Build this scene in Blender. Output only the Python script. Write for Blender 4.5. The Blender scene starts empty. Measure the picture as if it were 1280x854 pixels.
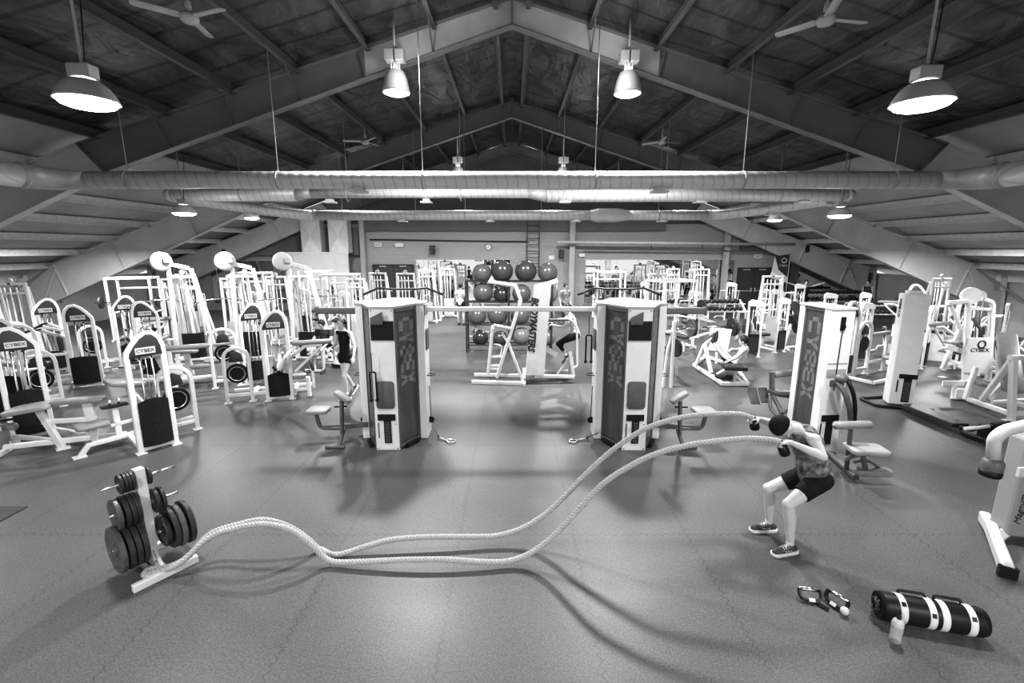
import bpy, bmesh, math, random
from mathutils import Vector, Matrix, noise
random.seed(7)
V = Vector
SC = bpy.context.scene
COL = SC.collection
PI = math.pi
# ------------------------------------------------------------------ camera model (metres, +Y into the hall)
FPX = 587.0
PITCH = math.atan((427 - 311) / FPX)
HC = 3.1
CP, SP = math.cos(PITCH), math.sin(PITCH)
def G(x, y, z=0.0):
    """floor (or height z) point seen at a photo position"""
    u = (x - 640) / FPX; v = (427 - y) / FPX
    t = (z - HC) / (v * CP - SP)
    return V((u * t, (CP + v * SP) * t, z))
def D(x, y, Y):
    """point at depth Y seen at a photo position"""
    u = (x - 640) / FPX; v = (427 - y) / FPX
    t = Y / (CP + v * SP)
    return V((u * t, Y, HC + (v * CP - SP) * t))

# ------------------------------------------------------------------ materials
M = {}
def mat(name, val, rough=0.5, metal=0.0, spec=0.5, var=0.0, scale=8.0, bump=0.0, bscale=60.0, emis=0.0, stretch=None, coat=0.0, alpha=1.0, trans=0.0):
    m = bpy.data.materials.new(name); m.use_nodes = True
    nt = m.node_tree; b = nt.nodes['Principled BSDF']
    b.inputs['Base Color'].default_value = (val, val, val, 1)
    b.inputs['Roughness'].default_value = rough
    b.inputs['Metallic'].default_value = metal
    b.inputs['Specular IOR Level'].default_value = spec
    if coat: b.inputs['Coat Weight'].default_value = coat
    if trans: b.inputs['Transmission Weight'].default_value = trans
    if alpha < 1: b.inputs['Alpha'].default_value = alpha
    tc = nt.nodes.new('ShaderNodeTexCoord')
    src = tc.outputs['Object']
    if stretch:
        mp = nt.nodes.new('ShaderNodeMapping'); mp.inputs['Scale'].default_value = stretch
        nt.links.new(src, mp.inputs['Vector']); src = mp.outputs['Vector']
    if var:
        n = nt.nodes.new('ShaderNodeTexNoise'); n.inputs['Scale'].default_value = scale; n.inputs['Detail'].default_value = 4
        r = nt.nodes.new('ShaderNodeMapRange')
        r.inputs['From Min'].default_value = 0.3; r.inputs['From Max'].default_value = 0.7
        r.inputs['To Min'].default_value = max(0, val * (1 - var)); r.inputs['To Max'].default_value = val * (1 + var)
        nt.links.new(src, n.inputs['Vector']); nt.links.new(n.outputs['Fac'], r.inputs['Value'])
        nt.links.new(r.outputs['Result'], b.inputs['Base Color'])
    if bump:
        n2 = nt.nodes.new('ShaderNodeTexNoise'); n2.inputs['Scale'].default_value = bscale; n2.inputs['Detail'].default_value = 3
        bp = nt.nodes.new('ShaderNodeBump'); bp.inputs['Strength'].default_value = bump; bp.inputs['Distance'].default_value = 0.02
        nt.links.new(src, n2.inputs['Vector']); nt.links.new(n2.outputs['Fac'], bp.inputs['Height'])
        nt.links.new(bp.outputs['Normal'], b.inputs['Normal'])
    if emis:
        b.inputs['Emission Color'].default_value = (1, 1, 1, 1); b.inputs['Emission Strength'].default_value = emis
    M[name] = m
    return m
mat('white_metal', .78, .38, var=.05, scale=5)
mat('offwhite', .56, .42, var=.08, scale=4)
mat('soft_gray_metal', .42, .4, var=.05, scale=4)
mat('mid_gray_metal', .13, .45, var=.1)
mat('post_gray', .3, .45)
mat('dark_metal', .045, .4, var=.1)
mat('black', .012, .45, spec=.35)
mat('chrome', .75, .22, metal=1)
mat('pad_gray', .28, .38, var=.06, bump=.1, bscale=40)
mat('pad_light', .34, .38, var=.06, bump=.1, bscale=40)
mat('pad_dark', .035, .42, var=.1, bump=.1, bscale=40)
mat('shroud', .05, .5, var=.08)
mat('label_white', .7, .5)
mat('shield_cloth', .02, .7, spec=.25, var=.5, scale=55, bump=.3, bscale=90)
mat('iron', .04, .42, spec=.6, var=.3, scale=14, bump=.25, bscale=50)
mat('iron_worn', .11, .4, spec=.6, var=.3, scale=14, bump=.2, bscale=50)
mat('panel_tint', .085, .3, var=.25, scale=3, stretch=(3, 3, .5))
mat('panel_letter', .2, .35, var=.15, scale=6)
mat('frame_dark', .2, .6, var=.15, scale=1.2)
mat('frame_apex_lit', .62, .5, var=.2, scale=1.0)  # frame steel with the lamplight at the apex put into its colour
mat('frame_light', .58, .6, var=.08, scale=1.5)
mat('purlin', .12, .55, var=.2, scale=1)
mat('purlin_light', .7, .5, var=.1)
mat('wall_side', .5, .75, var=.06, scale=2)
mat('wall_upper', .16, .8, var=.1, scale=1)
mat('duct_plain', .5, .48, metal=.2, var=.1)
mat('mirror', .78, .01, metal=1)
mat('lens', .9, .3, emis=9)
mat('lens_soft', .9, .3, emis=4)
mat('reflector', .6, .35, metal=.2)
mat('skin', .56, .5, var=.05, scale=12)
mat('skin_light', .64, .5, var=.05, scale=12)
mat('hair', .02, .55, var=.4, scale=40)
mat('hair_mid', .12, .55, var=.4, scale=40)
mat('cloth_black', .016, .75, spec=.2, var=.3, scale=10)
mat('cloth_dark', .06, .8, spec=.2, var=.3, scale=10)
mat('cloth_white', .68, .8, spec=.2, var=.05)
mat('cloth_gray', .3, .8, spec=.2, var=.1)
mat('camo', .17, .85, spec=.2, var=.75, scale=17, bump=.5, bscale=22)
mat('shoe_mesh', .07, .6, var=.6, scale=60)
mat('door_dark', .06, .5, var=.1)
mat('rope', .46, .8, var=.12, scale=60)
mat('rope_core', .4, .9)
mat('clear_plastic', .7, .15, alpha=.45, spec=.8)
for i, v_ in enumerate((.075, .13, .045, .22)):
    mat('ball%d' % i, v_, .26, spec=.6, var=.05, scale=2)

def floor_mat():
    m = bpy.data.materials.new('rubber_floor'); m.use_nodes = True
    nt = m.node_tree; b = nt.nodes['Principled BSDF']; L = nt.links
    tc = nt.nodes.new('ShaderNodeTexCoord')
    def nz(scale, det=2):
        n = nt.nodes.new('ShaderNodeTexNoise'); n.inputs['Scale'].default_value = scale; n.inputs['Detail'].default_value = det
        L.new(tc.outputs['Object'], n.inputs['Vector']); return n.outputs['Fac']
    def mth(op, a, c, clamp=False):
        n = nt.nodes.new('ShaderNodeMath'); n.operation = op; n.use_clamp = clamp
        for i, q in enumerate((a, c)):
            if q is None: continue
            if isinstance(q, (int, float)): n.inputs[i].default_value = q
            else: L.new(q, n.inputs[i])
        return n.outputs[0]
    speck = mth('MULTIPLY', mth('SUBTRACT', nz(70, 2), .5), 1.7)
    speck2 = mth('MULTIPLY', mth('SUBTRACT', nz(24, 3), .5), .4)
    blot = mth('MULTIPLY', mth('SUBTRACT', nz(.55, 4), .5), .5)
    sep = nt.nodes.new('ShaderNodeSeparateXYZ'); L.new(tc.outputs['Object'], sep.inputs[0])
    def seam(axis, other, step, off):
        # interlocking zigzag joint between rubber sheets
        z = mth('MULTIPLY', mth('PINGPONG', sep.outputs[other], .045), .9)
        q = mth('ADD', mth('ADD', sep.outputs[axis], z), off)
        fr = mth('PINGPONG', q, step / 2)
        return mth('LESS_THAN', fr, .008)
    lines = mth('MAXIMUM', seam(0, 1, 1.25, .55), seam(1, 0, 2.4, .1))
    v = mth('ADD', mth('ADD', mth('ADD', 1.0, speck), speck2), blot)
    v = mth('MULTIPLY', v, mth('SUBTRACT', 1.0, mth('MULTIPLY', lines, .28)))
    v = mth('MINIMUM', mth('MAXIMUM', v, .25), 2.0)
    v = mth('MULTIPLY', v, .106)
    L.new(v, b.inputs['Base Color'])
    rr = mth('ADD', mth('MULTIPLY', nz(1.3, 2), .12), .37)
    L.new(rr, b.inputs['Roughness'])
    b.inputs['Specular IOR Level'].default_value = .45
    M['floor'] = m
floor_mat()
def roof_mat():
    m = bpy.data.materials.new('roof_insulation'); m.use_nodes = True
    nt = m.node_tree; b = nt.nodes['Principled BSDF']; L = nt.links
    tc = nt.nodes.new('ShaderNodeTexCoord')
    mp = nt.nodes.new('ShaderNodeMapping'); mp.inputs['Scale'].default_value = (1.2, .5, .3)
    L.new(tc.outputs['Object'], mp.inputs['Vector'])
    n = nt.nodes.new('ShaderNodeTexNoise'); n.inputs['Scale'].default_value = 1.6; n.inputs['Detail'].default_value = 5; n.inputs['Distortion'].default_value = 1.2
    L.new(mp.outputs['Vector'], n.inputs['Vector'])
    w = nt.nodes.new('ShaderNodeTexWave'); w.wave_type = 'BANDS'; w.bands_direction = 'Y'; w.inputs['Scale'].default_value = .45; w.inputs['Distortion'].default_value = .8; w.inputs['Detail'].default_value = 3
    L.new(tc.outputs['Object'], w.inputs['Vector'])
    cr = nt.nodes.new('ShaderNodeValToRGB'); e = cr.color_ramp.elements
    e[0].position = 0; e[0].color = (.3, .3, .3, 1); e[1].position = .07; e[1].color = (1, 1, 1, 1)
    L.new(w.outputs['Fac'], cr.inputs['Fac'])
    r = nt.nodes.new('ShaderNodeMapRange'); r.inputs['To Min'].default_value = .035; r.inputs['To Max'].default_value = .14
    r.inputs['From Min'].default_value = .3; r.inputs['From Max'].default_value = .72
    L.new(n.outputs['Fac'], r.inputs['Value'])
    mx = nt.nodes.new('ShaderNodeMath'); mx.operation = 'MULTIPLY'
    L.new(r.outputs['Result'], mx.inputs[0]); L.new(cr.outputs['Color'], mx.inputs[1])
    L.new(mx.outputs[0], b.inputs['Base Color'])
    b.inputs['Roughness'].default_value = .42
    bp = nt.nodes.new('ShaderNodeBump'); bp.inputs['Strength'].default_value = .9; bp.inputs['Distance'].default_value = .12
    L.new(n.outputs['Fac'], bp.inputs['Height']); L.new(bp.outputs['Normal'], b.inputs['Normal'])
    M['roof'] = m
roof_mat()
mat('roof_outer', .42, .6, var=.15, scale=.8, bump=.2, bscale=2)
def duct_mat():
    m = bpy.data.materials.new('spiral_duct'); m.use_nodes = True
    nt = m.node_tree; b = nt.nodes['Principled BSDF']; L = nt.links
    tc = nt.nodes.new('ShaderNodeTexCoord')
    w = nt.nodes.new('ShaderNodeTexWave'); w.wave_type = 'BANDS'; w.bands_direction = 'DIAGONAL'; w.inputs['Scale'].default_value = 3.2
    mp = nt.nodes.new('ShaderNodeMapping'); mp.inputs['Scale'].default_value = (1, .25, .25)
    L.new(tc.outputs['Object'], mp.inputs['Vector']); L.new(mp.outputs['Vector'], w.inputs['Vector'])
    cr = nt.nodes.new('ShaderNodeValToRGB'); e = cr.color_ramp.elements
    e[0].position = .0; e[0].color = (.58, .58, .58, 1); e[1].position = .12; e[1].color = (.72, .72, .72, 1)
    L.new(w.outputs['Fac'], cr.inputs['Fac']); L.new(cr.outputs['Color'], b.inputs['Base Color'])
    b.inputs['Metallic'].default_value = .2; b.inputs['Roughness'].default_value = .48
    bp = nt.nodes.new('ShaderNodeBump'); bp.inputs['Strength'].default_value = .4; bp.inputs['Distance'].default_value = .01
    L.new(w.outputs['Fac'], bp.inputs['Height']); L.new(bp.outputs['Normal'], b.inputs['Normal'])
    M['duct'] = m
duct_mat()
def brick_mat():
    m = bpy.data.materials.new('painted_block'); m.use_nodes = True
    nt = m.node_tree; b = nt.nodes['Principled BSDF']; L = nt.links
    tc = nt.nodes.new('ShaderNodeTexCoord')
    mp = nt.nodes.new('ShaderNodeMapping'); mp.inputs['Rotation'].default_value = (PI / 2, 0, 0)
    L.new(tc.outputs['Object'], mp.inputs['Vector'])
    br = nt.nodes.new('ShaderNodeTexBrick'); br.inputs['Scale'].default_value = 1
    br.inputs['Brick Width'].default_value = .4; br.inputs['Row Height'].default_value = .2; br.inputs['Mortar Size'].default_value = .008
    br.inputs['Color1'].default_value = (.36, .36, .36, 1); br.inputs['Color2'].default_value = (.38, .38, .38, 1); br.inputs['Mortar'].default_value = (.32, .32, .32, 1)
    L.new(mp.outputs['Vector'], br.inputs['Vector']); L.new(br.outputs['Color'], b.inputs['Base Color'])
    b.inputs['Roughness'].default_value = .7
    M['brick'] = m
brick_mat()

# ------------------------------------------------------------------ mesh builder
def frame_from(t, n):
    t = t.normalized()
    n = n - t * n.dot(t)
    if n.length < 1e-5:
        n = V((0, 0, 1)) if abs(t.z) < .9 else V((1, 0, 0))
        n = n - t * n.dot(t)
    n.normalize()
    return t, n, t.cross(n)
class MB:
    def __init__(s): s.v = []; s.f = []; s.sm = []
    def add(s, vs, fs, smooth=False):
        o = len(s.v); s.v.extend([tuple(q) for q in vs])
        for f in fs: s.f.append([i + o for i in f]); s.sm.append(smooth)
        return s
    def box(s, c, size, rz=0, mtx=None):
        hx, hy, hz = size[0] / 2, size[1] / 2, size[2] / 2
        m = mtx if mtx is not None else (Matrix.Translation(V(c)) @ Matrix.Rotation(rz, 4, 'Z'))
        vs = [m @ V((x * hx, y * hy, z * hz)) for x in (-1, 1) for y in (-1, 1) for z in (-1, 1)]
        return s.add(vs, [(0, 1, 3, 2), (4, 6, 7, 5), (0, 4, 5, 1), (2, 3, 7, 6), (0, 2, 6, 4), (1, 5, 7, 3)])
    def sweep(s, pts, prof, n=None, smooth=False, cap=True, scales=None, closed=False):
        """prof: list of (a,b): a along n, b along t x n"""
        pts = [V(p) for p in pts]
        k = len(pts)
        if n is None:
            n = V((0, 0, 1)); 
            for i in range(1, k - 1):
                c = (pts[i] - pts[i - 1]).cross(pts[i + 1] - pts[i])
                if c.length > 1e-6: n = c; break
        n = V(n); vs = []; m = len(prof)
        cur = n
        for i, p in enumerate(pts):
            if closed:
                a = (p - pts[i - 1]).normalized(); b = (pts[(i + 1) % k] - p).normalized()
            else:
                a = (p - pts[i - 1]).normalized() if i else None
                b = (pts[i + 1] - p).normalized() if i < k - 1 else None
            t = (a or b) if (a is None or b is None) else (a + b)
            if t.length < 1e-6: t = b
            t, nn, bb = frame_from(t, cur); cur = nn
            mit = 1.0
            if a is not None and b is not None:
                cc = max(.35, t.dot(b)); mit = 1 / cc
            sc = scales[i] if scales else 1
            side = bb
            vs += [p + nn * (q[0] * sc) + side * (q[1] * sc * mit) for q in prof]
        fs = []
        rng = k if closed else k - 1
        for i in range(rng):
            j2 = (i + 1) % k
            for j in range(m):
                fs.append((i * m + j, i * m + (j + 1) % m, j2 * m + (j + 1) % m, j2 * m + j))
        s.add(vs, fs, smooth)
        if cap and not closed:
            o = len(s.v) - k * m
            s.f.append([o + j for j in range(m)][::-1]); s.sm.append(False)
            s.f.append([o + (k - 1) * m + j for j in range(m)]); s.sm.append(False)
        return s
    def rail(s, pts, w=.06, h=.06, n=None, closed=False):
        c = min(w, h) * .16
        a, b = w / 2, h / 2
        prof = [(a - c, b), (-a + c, b), (-a, b - c), (-a, -b + c), (-a + c, -b), (a - c, -b), (a, -b + c), (a, b - c)]
        return s.sweep(pts, prof, n, closed=closed)
    def tube(s, pts, r, n=10, scales=None, closed=False):
        prof = [(r * math.cos(2 * PI * i / n), r * math.sin(2 * PI * i / n)) for i in range(n)]
        return s.sweep(pts, prof, V((.31, .27, .91)), smooth=True, scales=scales, closed=closed)
    def lathe(s, prof, origin=(0, 0, 0), axis=(0, 0, 1), n=24, smooth=True):
        """prof: list of (r, h) along the axis"""
        t, a, b = frame_from(V(axis), V((.3, .9, .1)))
        o = V(origin); vs = []; m = len(prof)
        for i in range(n):
            c, d = math.cos(2 * PI * i / n), math.sin(2 * PI * i / n)
            vs += [o + t * h + (a * c + b * d) * max(r, 1e-4) for r, h in prof]
        fs = [(i * m + j, ((i + 1) % n) * m + j, ((i + 1) % n) * m + j + 1, i * m + j + 1) for i in range(n) for j in range(m - 1)]
        return s.add(vs, fs, smooth)
    def disc(s, c, r, th, axis=(0, 1, 0), n=24, ch=.15):
        h = th / 2; q = min(r, h) * ch
        return s.lathe([(0, -h), (r - q, -h), (r, -h + q), (r, h - q), (r - q, h), (0, h)], c, axis, n, smooth=False)
    def sphere(s, c, r, n=12, sc=(1, 1, 1), mtx=None):
        vs = []; fs = []; m = mtx or Matrix.Identity(3)
        for i in range(n + 1):
            th = PI * i / n
            for j in range(2 * n):
                ph = PI * j / n
                vs.append(V(c) + m @ V((r * sc[0] * math.sin(th) * math.cos(ph), r * sc[1] * math.sin(th) * math.sin(ph), r * sc[2] * math.cos(th))))
        k = 2 * n
        for i in range(n):
            for j in range(k):
                fs.append((i * k + j, (i + 1) * k + j, (i + 1) * k + (j + 1) % k, i * k + (j + 1) % k))
        return s.add(vs, fs, True)
    def cone(s, p, q, r1, r2, n=12, ends=True):
        """tapered limb with round ends"""
        p, q = V(p), V(q); L = (q - p).length
        if L < 1e-5: return s.sphere(p, r1, 6)
        prof = [(0, -r1)] + [(r1 * math.cos(a), -r1 * math.sin(a)) for a in (1.2, .8, .4)] + [(r1, 0), (r2, L)] + [(r2 * math.cos(a), L + r2 * math.sin(a)) for a in (.4, .8, 1.2)] + [(0, L + r2)] if ends else [(0, 0), (r1, 0), (r2, L), (0, L)]
        return s.lathe(prof, p, q - p, n)
    def prism(s, poly, th, mtx=None, bev=0.0):
        """poly: 2D points (x,z) extruded along local y, thickness centred; optional inset bevel"""
        m = mtx or Matrix.Identity(4); k = len(poly)
        cx = sum(p[0] for p in poly) / k; cz = sum(p[1] for p in poly) / k
        rings = [(-th / 2, 1)] if not bev else []
        def ins(p, d):
            dx, dz = p[0] - cx, p[1] - cz; l = math.hypot(dx, dz) or 1
            return (p[0] - dx / l * d, p[1] - dz / l * d)
        lay = [(-th / 2, 0), (th / 2, 0)] if not bev else [(-th / 2, bev), (-th / 2 + bev * .3, bev * .3), (-th / 2 + bev, 0), (th / 2 - bev, 0), (th / 2 - bev * .3, bev * .3), (th / 2, bev)]
        vs = []
        for y, d in lay:
            for p in poly:
                q = ins(p, d); vs.append(m @ V((q[0], y, q[1])))
        fs = []
        for i in range(len(lay) - 1):
            for j in range(k):
                fs.append((i * k + j, i * k + (j + 1) % k, (i + 1) * k + (j + 1) % k, (i + 1) * k + j))
        fs.append(tuple(range(k))); fs.append(tuple((len(lay) - 1) * k + j for j in range(k))[::-1])
        return s.add(vs, fs, bool(bev))
    def pad(s, c, size, mtx=None, r=.04, bev=.018, rz=0):
        """upholstered pad: rounded rectangle in local xy, thickness size[2]"""
        hx, hy = size[0] / 2, size[1] / 2; r = min(r, hx * .95, hy * .95)
        poly = []
        for (sx, sy, a0) in ((1, 1, 0), (-1, 1, PI / 2), (-1, -1, PI), (1, -1, 1.5 * PI)):
            for k in range(5):
                a = a0 + k * PI / 8
                poly.append((sx * (hx - r) + r * math.cos(a), sy * (hy - r) + r * math.sin(a)))
        mm = mtx if mtx is not None else Matrix.Translation(V(c)) @ Matrix.Rotation(rz, 4, 'Z')
        mm = mm @ Matrix.Rotation(-PI / 2, 4, 'X') @ Matrix.Scale(-1, 4, V((0, 0, 1)))
        return s.prism(poly, size[2], mm, bev=min(bev, size[2] * .45))
    def build(s, name, m, parent=None, bevel=0, loc=None):
        me = bpy.data.meshes.new(name)
        me.from_pydata(s.v, [], s.f)
        me.polygons.foreach_set('use_smooth', s.sm)
        me.materials.append(M[m] if isinstance(m, str) else m)
        me.validate(); me.update()
        bm = bmesh.new(); bm.from_mesh(me)
        bmesh.ops.recalc_face_normals(bm, faces=bm.faces); bm.to_mesh(me); bm.free()
        o = bpy.data.objects.new(name, me); COL.objects.link(o)
        if parent: o.parent = parent
        if loc is not None: o.location = loc
        if bevel:
            b = o.modifiers.new('bevel', 'BEVEL'); b.width = bevel; b.segments = 2; b.limit_method = 'ANGLE'; b.angle_limit = .7
        return o
def fillet(pts, r=.08, n=5):
    pts = [V(p) for p in pts]; out = [pts[0]]
    for i in range(1, len(pts) - 1):
        a, b, c = pts[i - 1], pts[i], pts[i + 1]
        d1 = (a - b); d2 = (c - b); rr = min(r, d1.length * .45, d2.length * .45)
        p, q = b + d1.normalized() * rr, b + d2.normalized() * rr
        for k in range(n + 1):
            t = k / n; out.append(p * (1 - t) ** 2 + b * (2 * t * (1 - t)) + q * t * t)
    out.append(pts[-1]); return out
def tag(o, label=None, cat=None, group=None, kind=None):
    if label: o['label'] = label
    if cat: o['category'] = cat
    if group: o['group'] = group
    if kind: o['kind'] = kind
    return o
def thing(name, label, cat, loc=(0, 0, 0), rz=0, group=None):
    o = bpy.data.objects.new(name, None); COL.objects.link(o)
    o.empty_display_size = .2; o.location = loc; o.rotation_euler = (0, 0, rz)
    return tag(o, label, cat, group)
def struct(name, mb, m, parent=None, bevel=0):
    o = mb.build(name, m, parent, bevel)
    if not parent: o['kind'] = 'structure'
    return o
def kids(o): return [c for c in ALLKIDS(o)]
def ALLKIDS(o): return [c for c in bpy.data.objects if c.parent == o]
_tree = {}
def tree_of(o):
    if o.name not in _tree: _tree[o.name] = [(c, tree_of(c)) for c in ALLKIDS(o)]
    return _tree[o.name]
def copy_tree(o, parent=None):
    t = tree_of(o)
    def rec(src, sub, par):
        c = src.copy(); COL.objects.link(c)
        if par: c.parent = par
        for s_, ss in sub: rec(s_, ss, c)
        return c
    return rec(o, t, parent)
_protos = {}
def place(kind, maker, label, cat, loc, deg=0, group=None, scale=1.0):
    """first use builds the thing, later uses copy it with its parts"""
    if kind not in _protos:
        o = maker(); _protos[kind] = o; tree_of(o)
    else:
        o = copy_tree(_protos[kind])
    o.location = (loc[0], loc[1], loc[2] if len(loc) > 2 else 0); o.rotation_euler = (0, 0, math.radians(deg)); o.scale = (scale,) * 3
    tag(o, label, cat, group)
    if group is None and 'group' in o: del o['group']
    return o
def text_mesh(name, s, size, m, mtx, parent=None, depth=.002, font_shear=0, squash=1.0, bold=0.0, align='CENTER'):
    cu = bpy.data.curves.new(name, 'FONT'); cu.body = s; cu.size = size; cu.extrude = depth; cu.align_x = align; cu.align_y = 'CENTER'
    cu.shear = font_shear; cu.offset = bold; cu.resolution_u = 2
    o = bpy.data.objects.new(name, cu); COL.objects.link(o)
    dg = bpy.context.evaluated_depsgraph_get()
    me = bpy.data.meshes.new_from_object(o.evaluated_get(dg))
    bpy.data.objects.remove(o); bpy.data.curves.remove(cu)
    me.transform(mtx @ Matrix.Scale(squash, 4, V((1, 0, 0))))
    me.materials.clear(); me.materials.append(M[m])
    ob = bpy.data.objects.new(name, me); COL.objects.link(ob)
    if parent: ob.parent = parent
    return ob
def face_mtx(o, right, up):
    """matrix whose x is right, y is up, z out of the face"""
    r = V(right).normalized(); u = V(up).normalized(); n = r.cross(u)
    m = Matrix((r, u, n)).transposed().to_4x4(); m.translation = V(o); return m
RX = lambda a: Matrix.Rotation(math.radians(a), 4, 'X')
RY = lambda a: Matrix.Rotation(math.radians(a), 4, 'Y')
RZ = lambda a: Matrix.Rotation(math.radians(a), 4, 'Z')
T = lambda *a: Matrix.Translation(V(a))
# ================================================================== THE HALL
YB = 24.0                       # rear wall
def roof_z(x):
    x = abs(x)
    return 8.1 - .292 * x if x <= 9 else 5.472 - .367 * (x - 9)
def soff_z(x):                  # underside of the portal frames
    x = abs(x)
    return 7.49 - .326 * x if x <= 8.6 else 4.686 - .43 * (x - 8.6)
m = MB(); m.add([(-19, -6, 0), (19, -6, 0), (19, YB, 0), (-19, YB, 0), (-19, -6, -.1), (19, -6, -.1), (19, YB, -.1), (-19, YB, -.1)], [(0, 1, 2, 3), (7, 6, 5, 4), (0, 4, 5, 1), (1, 5, 6, 2), (2, 6, 7, 3), (3, 7, 4, 0)])
struct('floor', m, 'floor')
# roof skins: dark insulation over the nave, pale sheeting over the side slopes
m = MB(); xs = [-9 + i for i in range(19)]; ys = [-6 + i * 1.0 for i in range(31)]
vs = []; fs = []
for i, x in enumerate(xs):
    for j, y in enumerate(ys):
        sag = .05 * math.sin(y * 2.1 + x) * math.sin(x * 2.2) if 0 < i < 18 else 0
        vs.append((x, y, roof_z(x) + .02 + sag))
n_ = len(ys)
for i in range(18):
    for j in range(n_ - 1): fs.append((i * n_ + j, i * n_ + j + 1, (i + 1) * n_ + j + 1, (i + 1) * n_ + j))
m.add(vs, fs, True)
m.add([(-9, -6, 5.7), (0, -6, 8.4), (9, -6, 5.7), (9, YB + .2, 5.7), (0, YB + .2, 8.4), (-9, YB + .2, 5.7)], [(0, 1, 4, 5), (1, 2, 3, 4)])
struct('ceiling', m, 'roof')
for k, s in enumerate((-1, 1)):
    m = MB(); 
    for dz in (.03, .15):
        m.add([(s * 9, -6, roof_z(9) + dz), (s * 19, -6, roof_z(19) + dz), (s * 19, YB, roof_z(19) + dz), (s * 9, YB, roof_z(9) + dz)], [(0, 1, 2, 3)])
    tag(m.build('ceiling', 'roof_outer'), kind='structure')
# side walls and rear wall
for s, nm in ((-1, 'wall_left'), (1, 'wall_right')):
    m = MB(); m.box((s * 18.2, 9, .95), (.2, 30, 1.9)); struct(nm, m, 'wall_side')
m = MB(); m.box((0, YB + .15, 2.15), (36.6, .3, 4.3)); struct('wall_back', m, 'brick')
m = MB()
poly = [(-18.3, 2.0), (18.3, 2.0), (18.3, roof_z(18.3) - .02), (9, roof_z(9) - .02), (0, roof_z(0) - .05), (-9, roof_z(9) - .02), (-18.3, roof_z(18.3) - .02)]
m.prism(poly, .1, T(0, YB + .36, 0)); struct('wall_back', m, 'wall_upper')
m = MB()      # dark bulkhead band over the left of the rear wall
m.box((-12.6, YB - .12, 3.45), (10.0, .24, 1.35)); struct('trim_1', m, 'wall_upper')
m = MB(); m.box((0, YB - .1, 4.22), (15.2, .2, .5)); struct('trim_2', m, 'wall_upper')
m = MB(); m.box((13.2, YB - .12, 3.7), (3.6, .24, 1.3)); struct('trim_3', m, 'wall_upper')
# portal frames
tn = [4]
def portal(Y, mid, out, th=.22):
    m1 = MB(); m2 = MB(); m3 = MB()
    for s in (-1, 1):
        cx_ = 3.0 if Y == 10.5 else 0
        if cx_: m3.prism([(0, soff_z(0)), (s * 3, soff_z(3)), (s * 3, roof_z(3) - .12), (0, roof_z(0) - .12)], .02, T(0, Y, 0))  # apex web split off to carry the painted-in brightness
        inner = [(s * cx_, soff_z(cx_)), (s * 3.2, soff_z(3.2)), (s * 8.6, soff_z(8.6)), (s * 9.1, roof_z(9.1) - .18), (s * cx_, roof_z(cx_) - .12)]
        m1.prism(inner, .02, T(0, Y, 0))
        outer = [(s * 8.6, soff_z(8.6)), (s * 9.1, roof_z(9.1) - .18), (s * 13.5, roof_z(13.5) - .1), (s * 17.6, roof_z(17.6) - .12), (s * 17.6, 1.0), (s * 17.1, soff_z(17.1))]
        m2.prism(outer, .02, T(0, Y, 0))
        # flanges
        m1.rail([(0, Y, soff_z(0)), (s * 8.6, Y, soff_z(8.6))], th, .03, n=(0, 1, 0))
        m1.rail([(0, Y, roof_z(0) - .12), (s * 9.1, Y, roof_z(9.1) - .18)], th, .03, n=(0, 1, 0))
        m2.rail([(s * 8.6, Y, soff_z(8.6)), (s * 17.1, Y, soff_z(17.1))], th, .03, n=(0, 1, 0))
        m2.rail([(s * 9.1, Y, roof_z(9.1) - .18), (s * 17.6, Y, roof_z(17.6) - .12)], th, .03, n=(0, 1, 0))
        m2.rail([(s * 17.1, Y, soff_z(17.1)), (s * 17.6, Y, 0)], th, .03, n=(0, 1, 0))
        m2.rail([(s * 17.9, Y, roof_z(17.6) - .12), (s * 18.05, Y, 0)], th, .03, n=(0, 1, 0))
        m2.box((s * 17.8, Y, .8), (.5, .03, 1.6))
        # splice plates and web stiffeners
        m1.rail([(s * 8.6, Y, soff_z(8.6)), (s * 9.1, Y, roof_z(9.1) - .18)], th, .03, n=(0, 1, 0))
        for x in (3.0, 5.8): m1.rail([(s * x, Y, soff_z(x)), (s * (x + .1), Y, roof_z(x) - .15)], th * .8, .012, n=(0, 1, 0))
        for x in (11.2, 14.0, 16.2): m2.rail([(s * x, Y, soff_z(x)), (s * (x + .35), Y, roof_z(x + .35) - .15)], th * .8, .012, n=(0, 1, 0))
        m2.rail([(s * 16.4, Y - .1, roof_z(16.4) - .3), (s * 17.0, Y - .1, 1.35)], .06, .03, n=(0, 1, 0))
    m1.rail([(0, Y, soff_z(0)), (0, Y, roof_z(0))], th, .03, n=(0, 1, 0))
    struct('trim_%d' % tn[0], m1, mid); tn[0] += 1
    if m3.v: struct('trim_%d' % tn[0], m3, 'frame_apex_lit'); tn[0] += 1
    struct('trim_%d' % tn[0], m2, out); tn[0] += 1
portal(3.8, 'frame_dark', 'frame_light')
portal(-2.9, 'frame_dark', 'frame_light')
portal(10.5, 'frame_dark', 'frame_light')
portal(17.2, 'frame_dark', 'frame_light')
portal(23.4, 'frame_dark', 'frame_light')
# purlins along the hall
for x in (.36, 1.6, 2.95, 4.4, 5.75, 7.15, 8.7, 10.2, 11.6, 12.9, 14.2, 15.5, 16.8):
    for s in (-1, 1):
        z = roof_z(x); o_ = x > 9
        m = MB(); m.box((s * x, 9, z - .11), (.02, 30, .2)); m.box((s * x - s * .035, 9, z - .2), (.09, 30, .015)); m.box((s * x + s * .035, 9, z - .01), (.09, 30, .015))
        struct('trim_%d' % tn[0], m, 'purlin_light' if o_ else 'purlin'); tn[0] += 1
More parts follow.
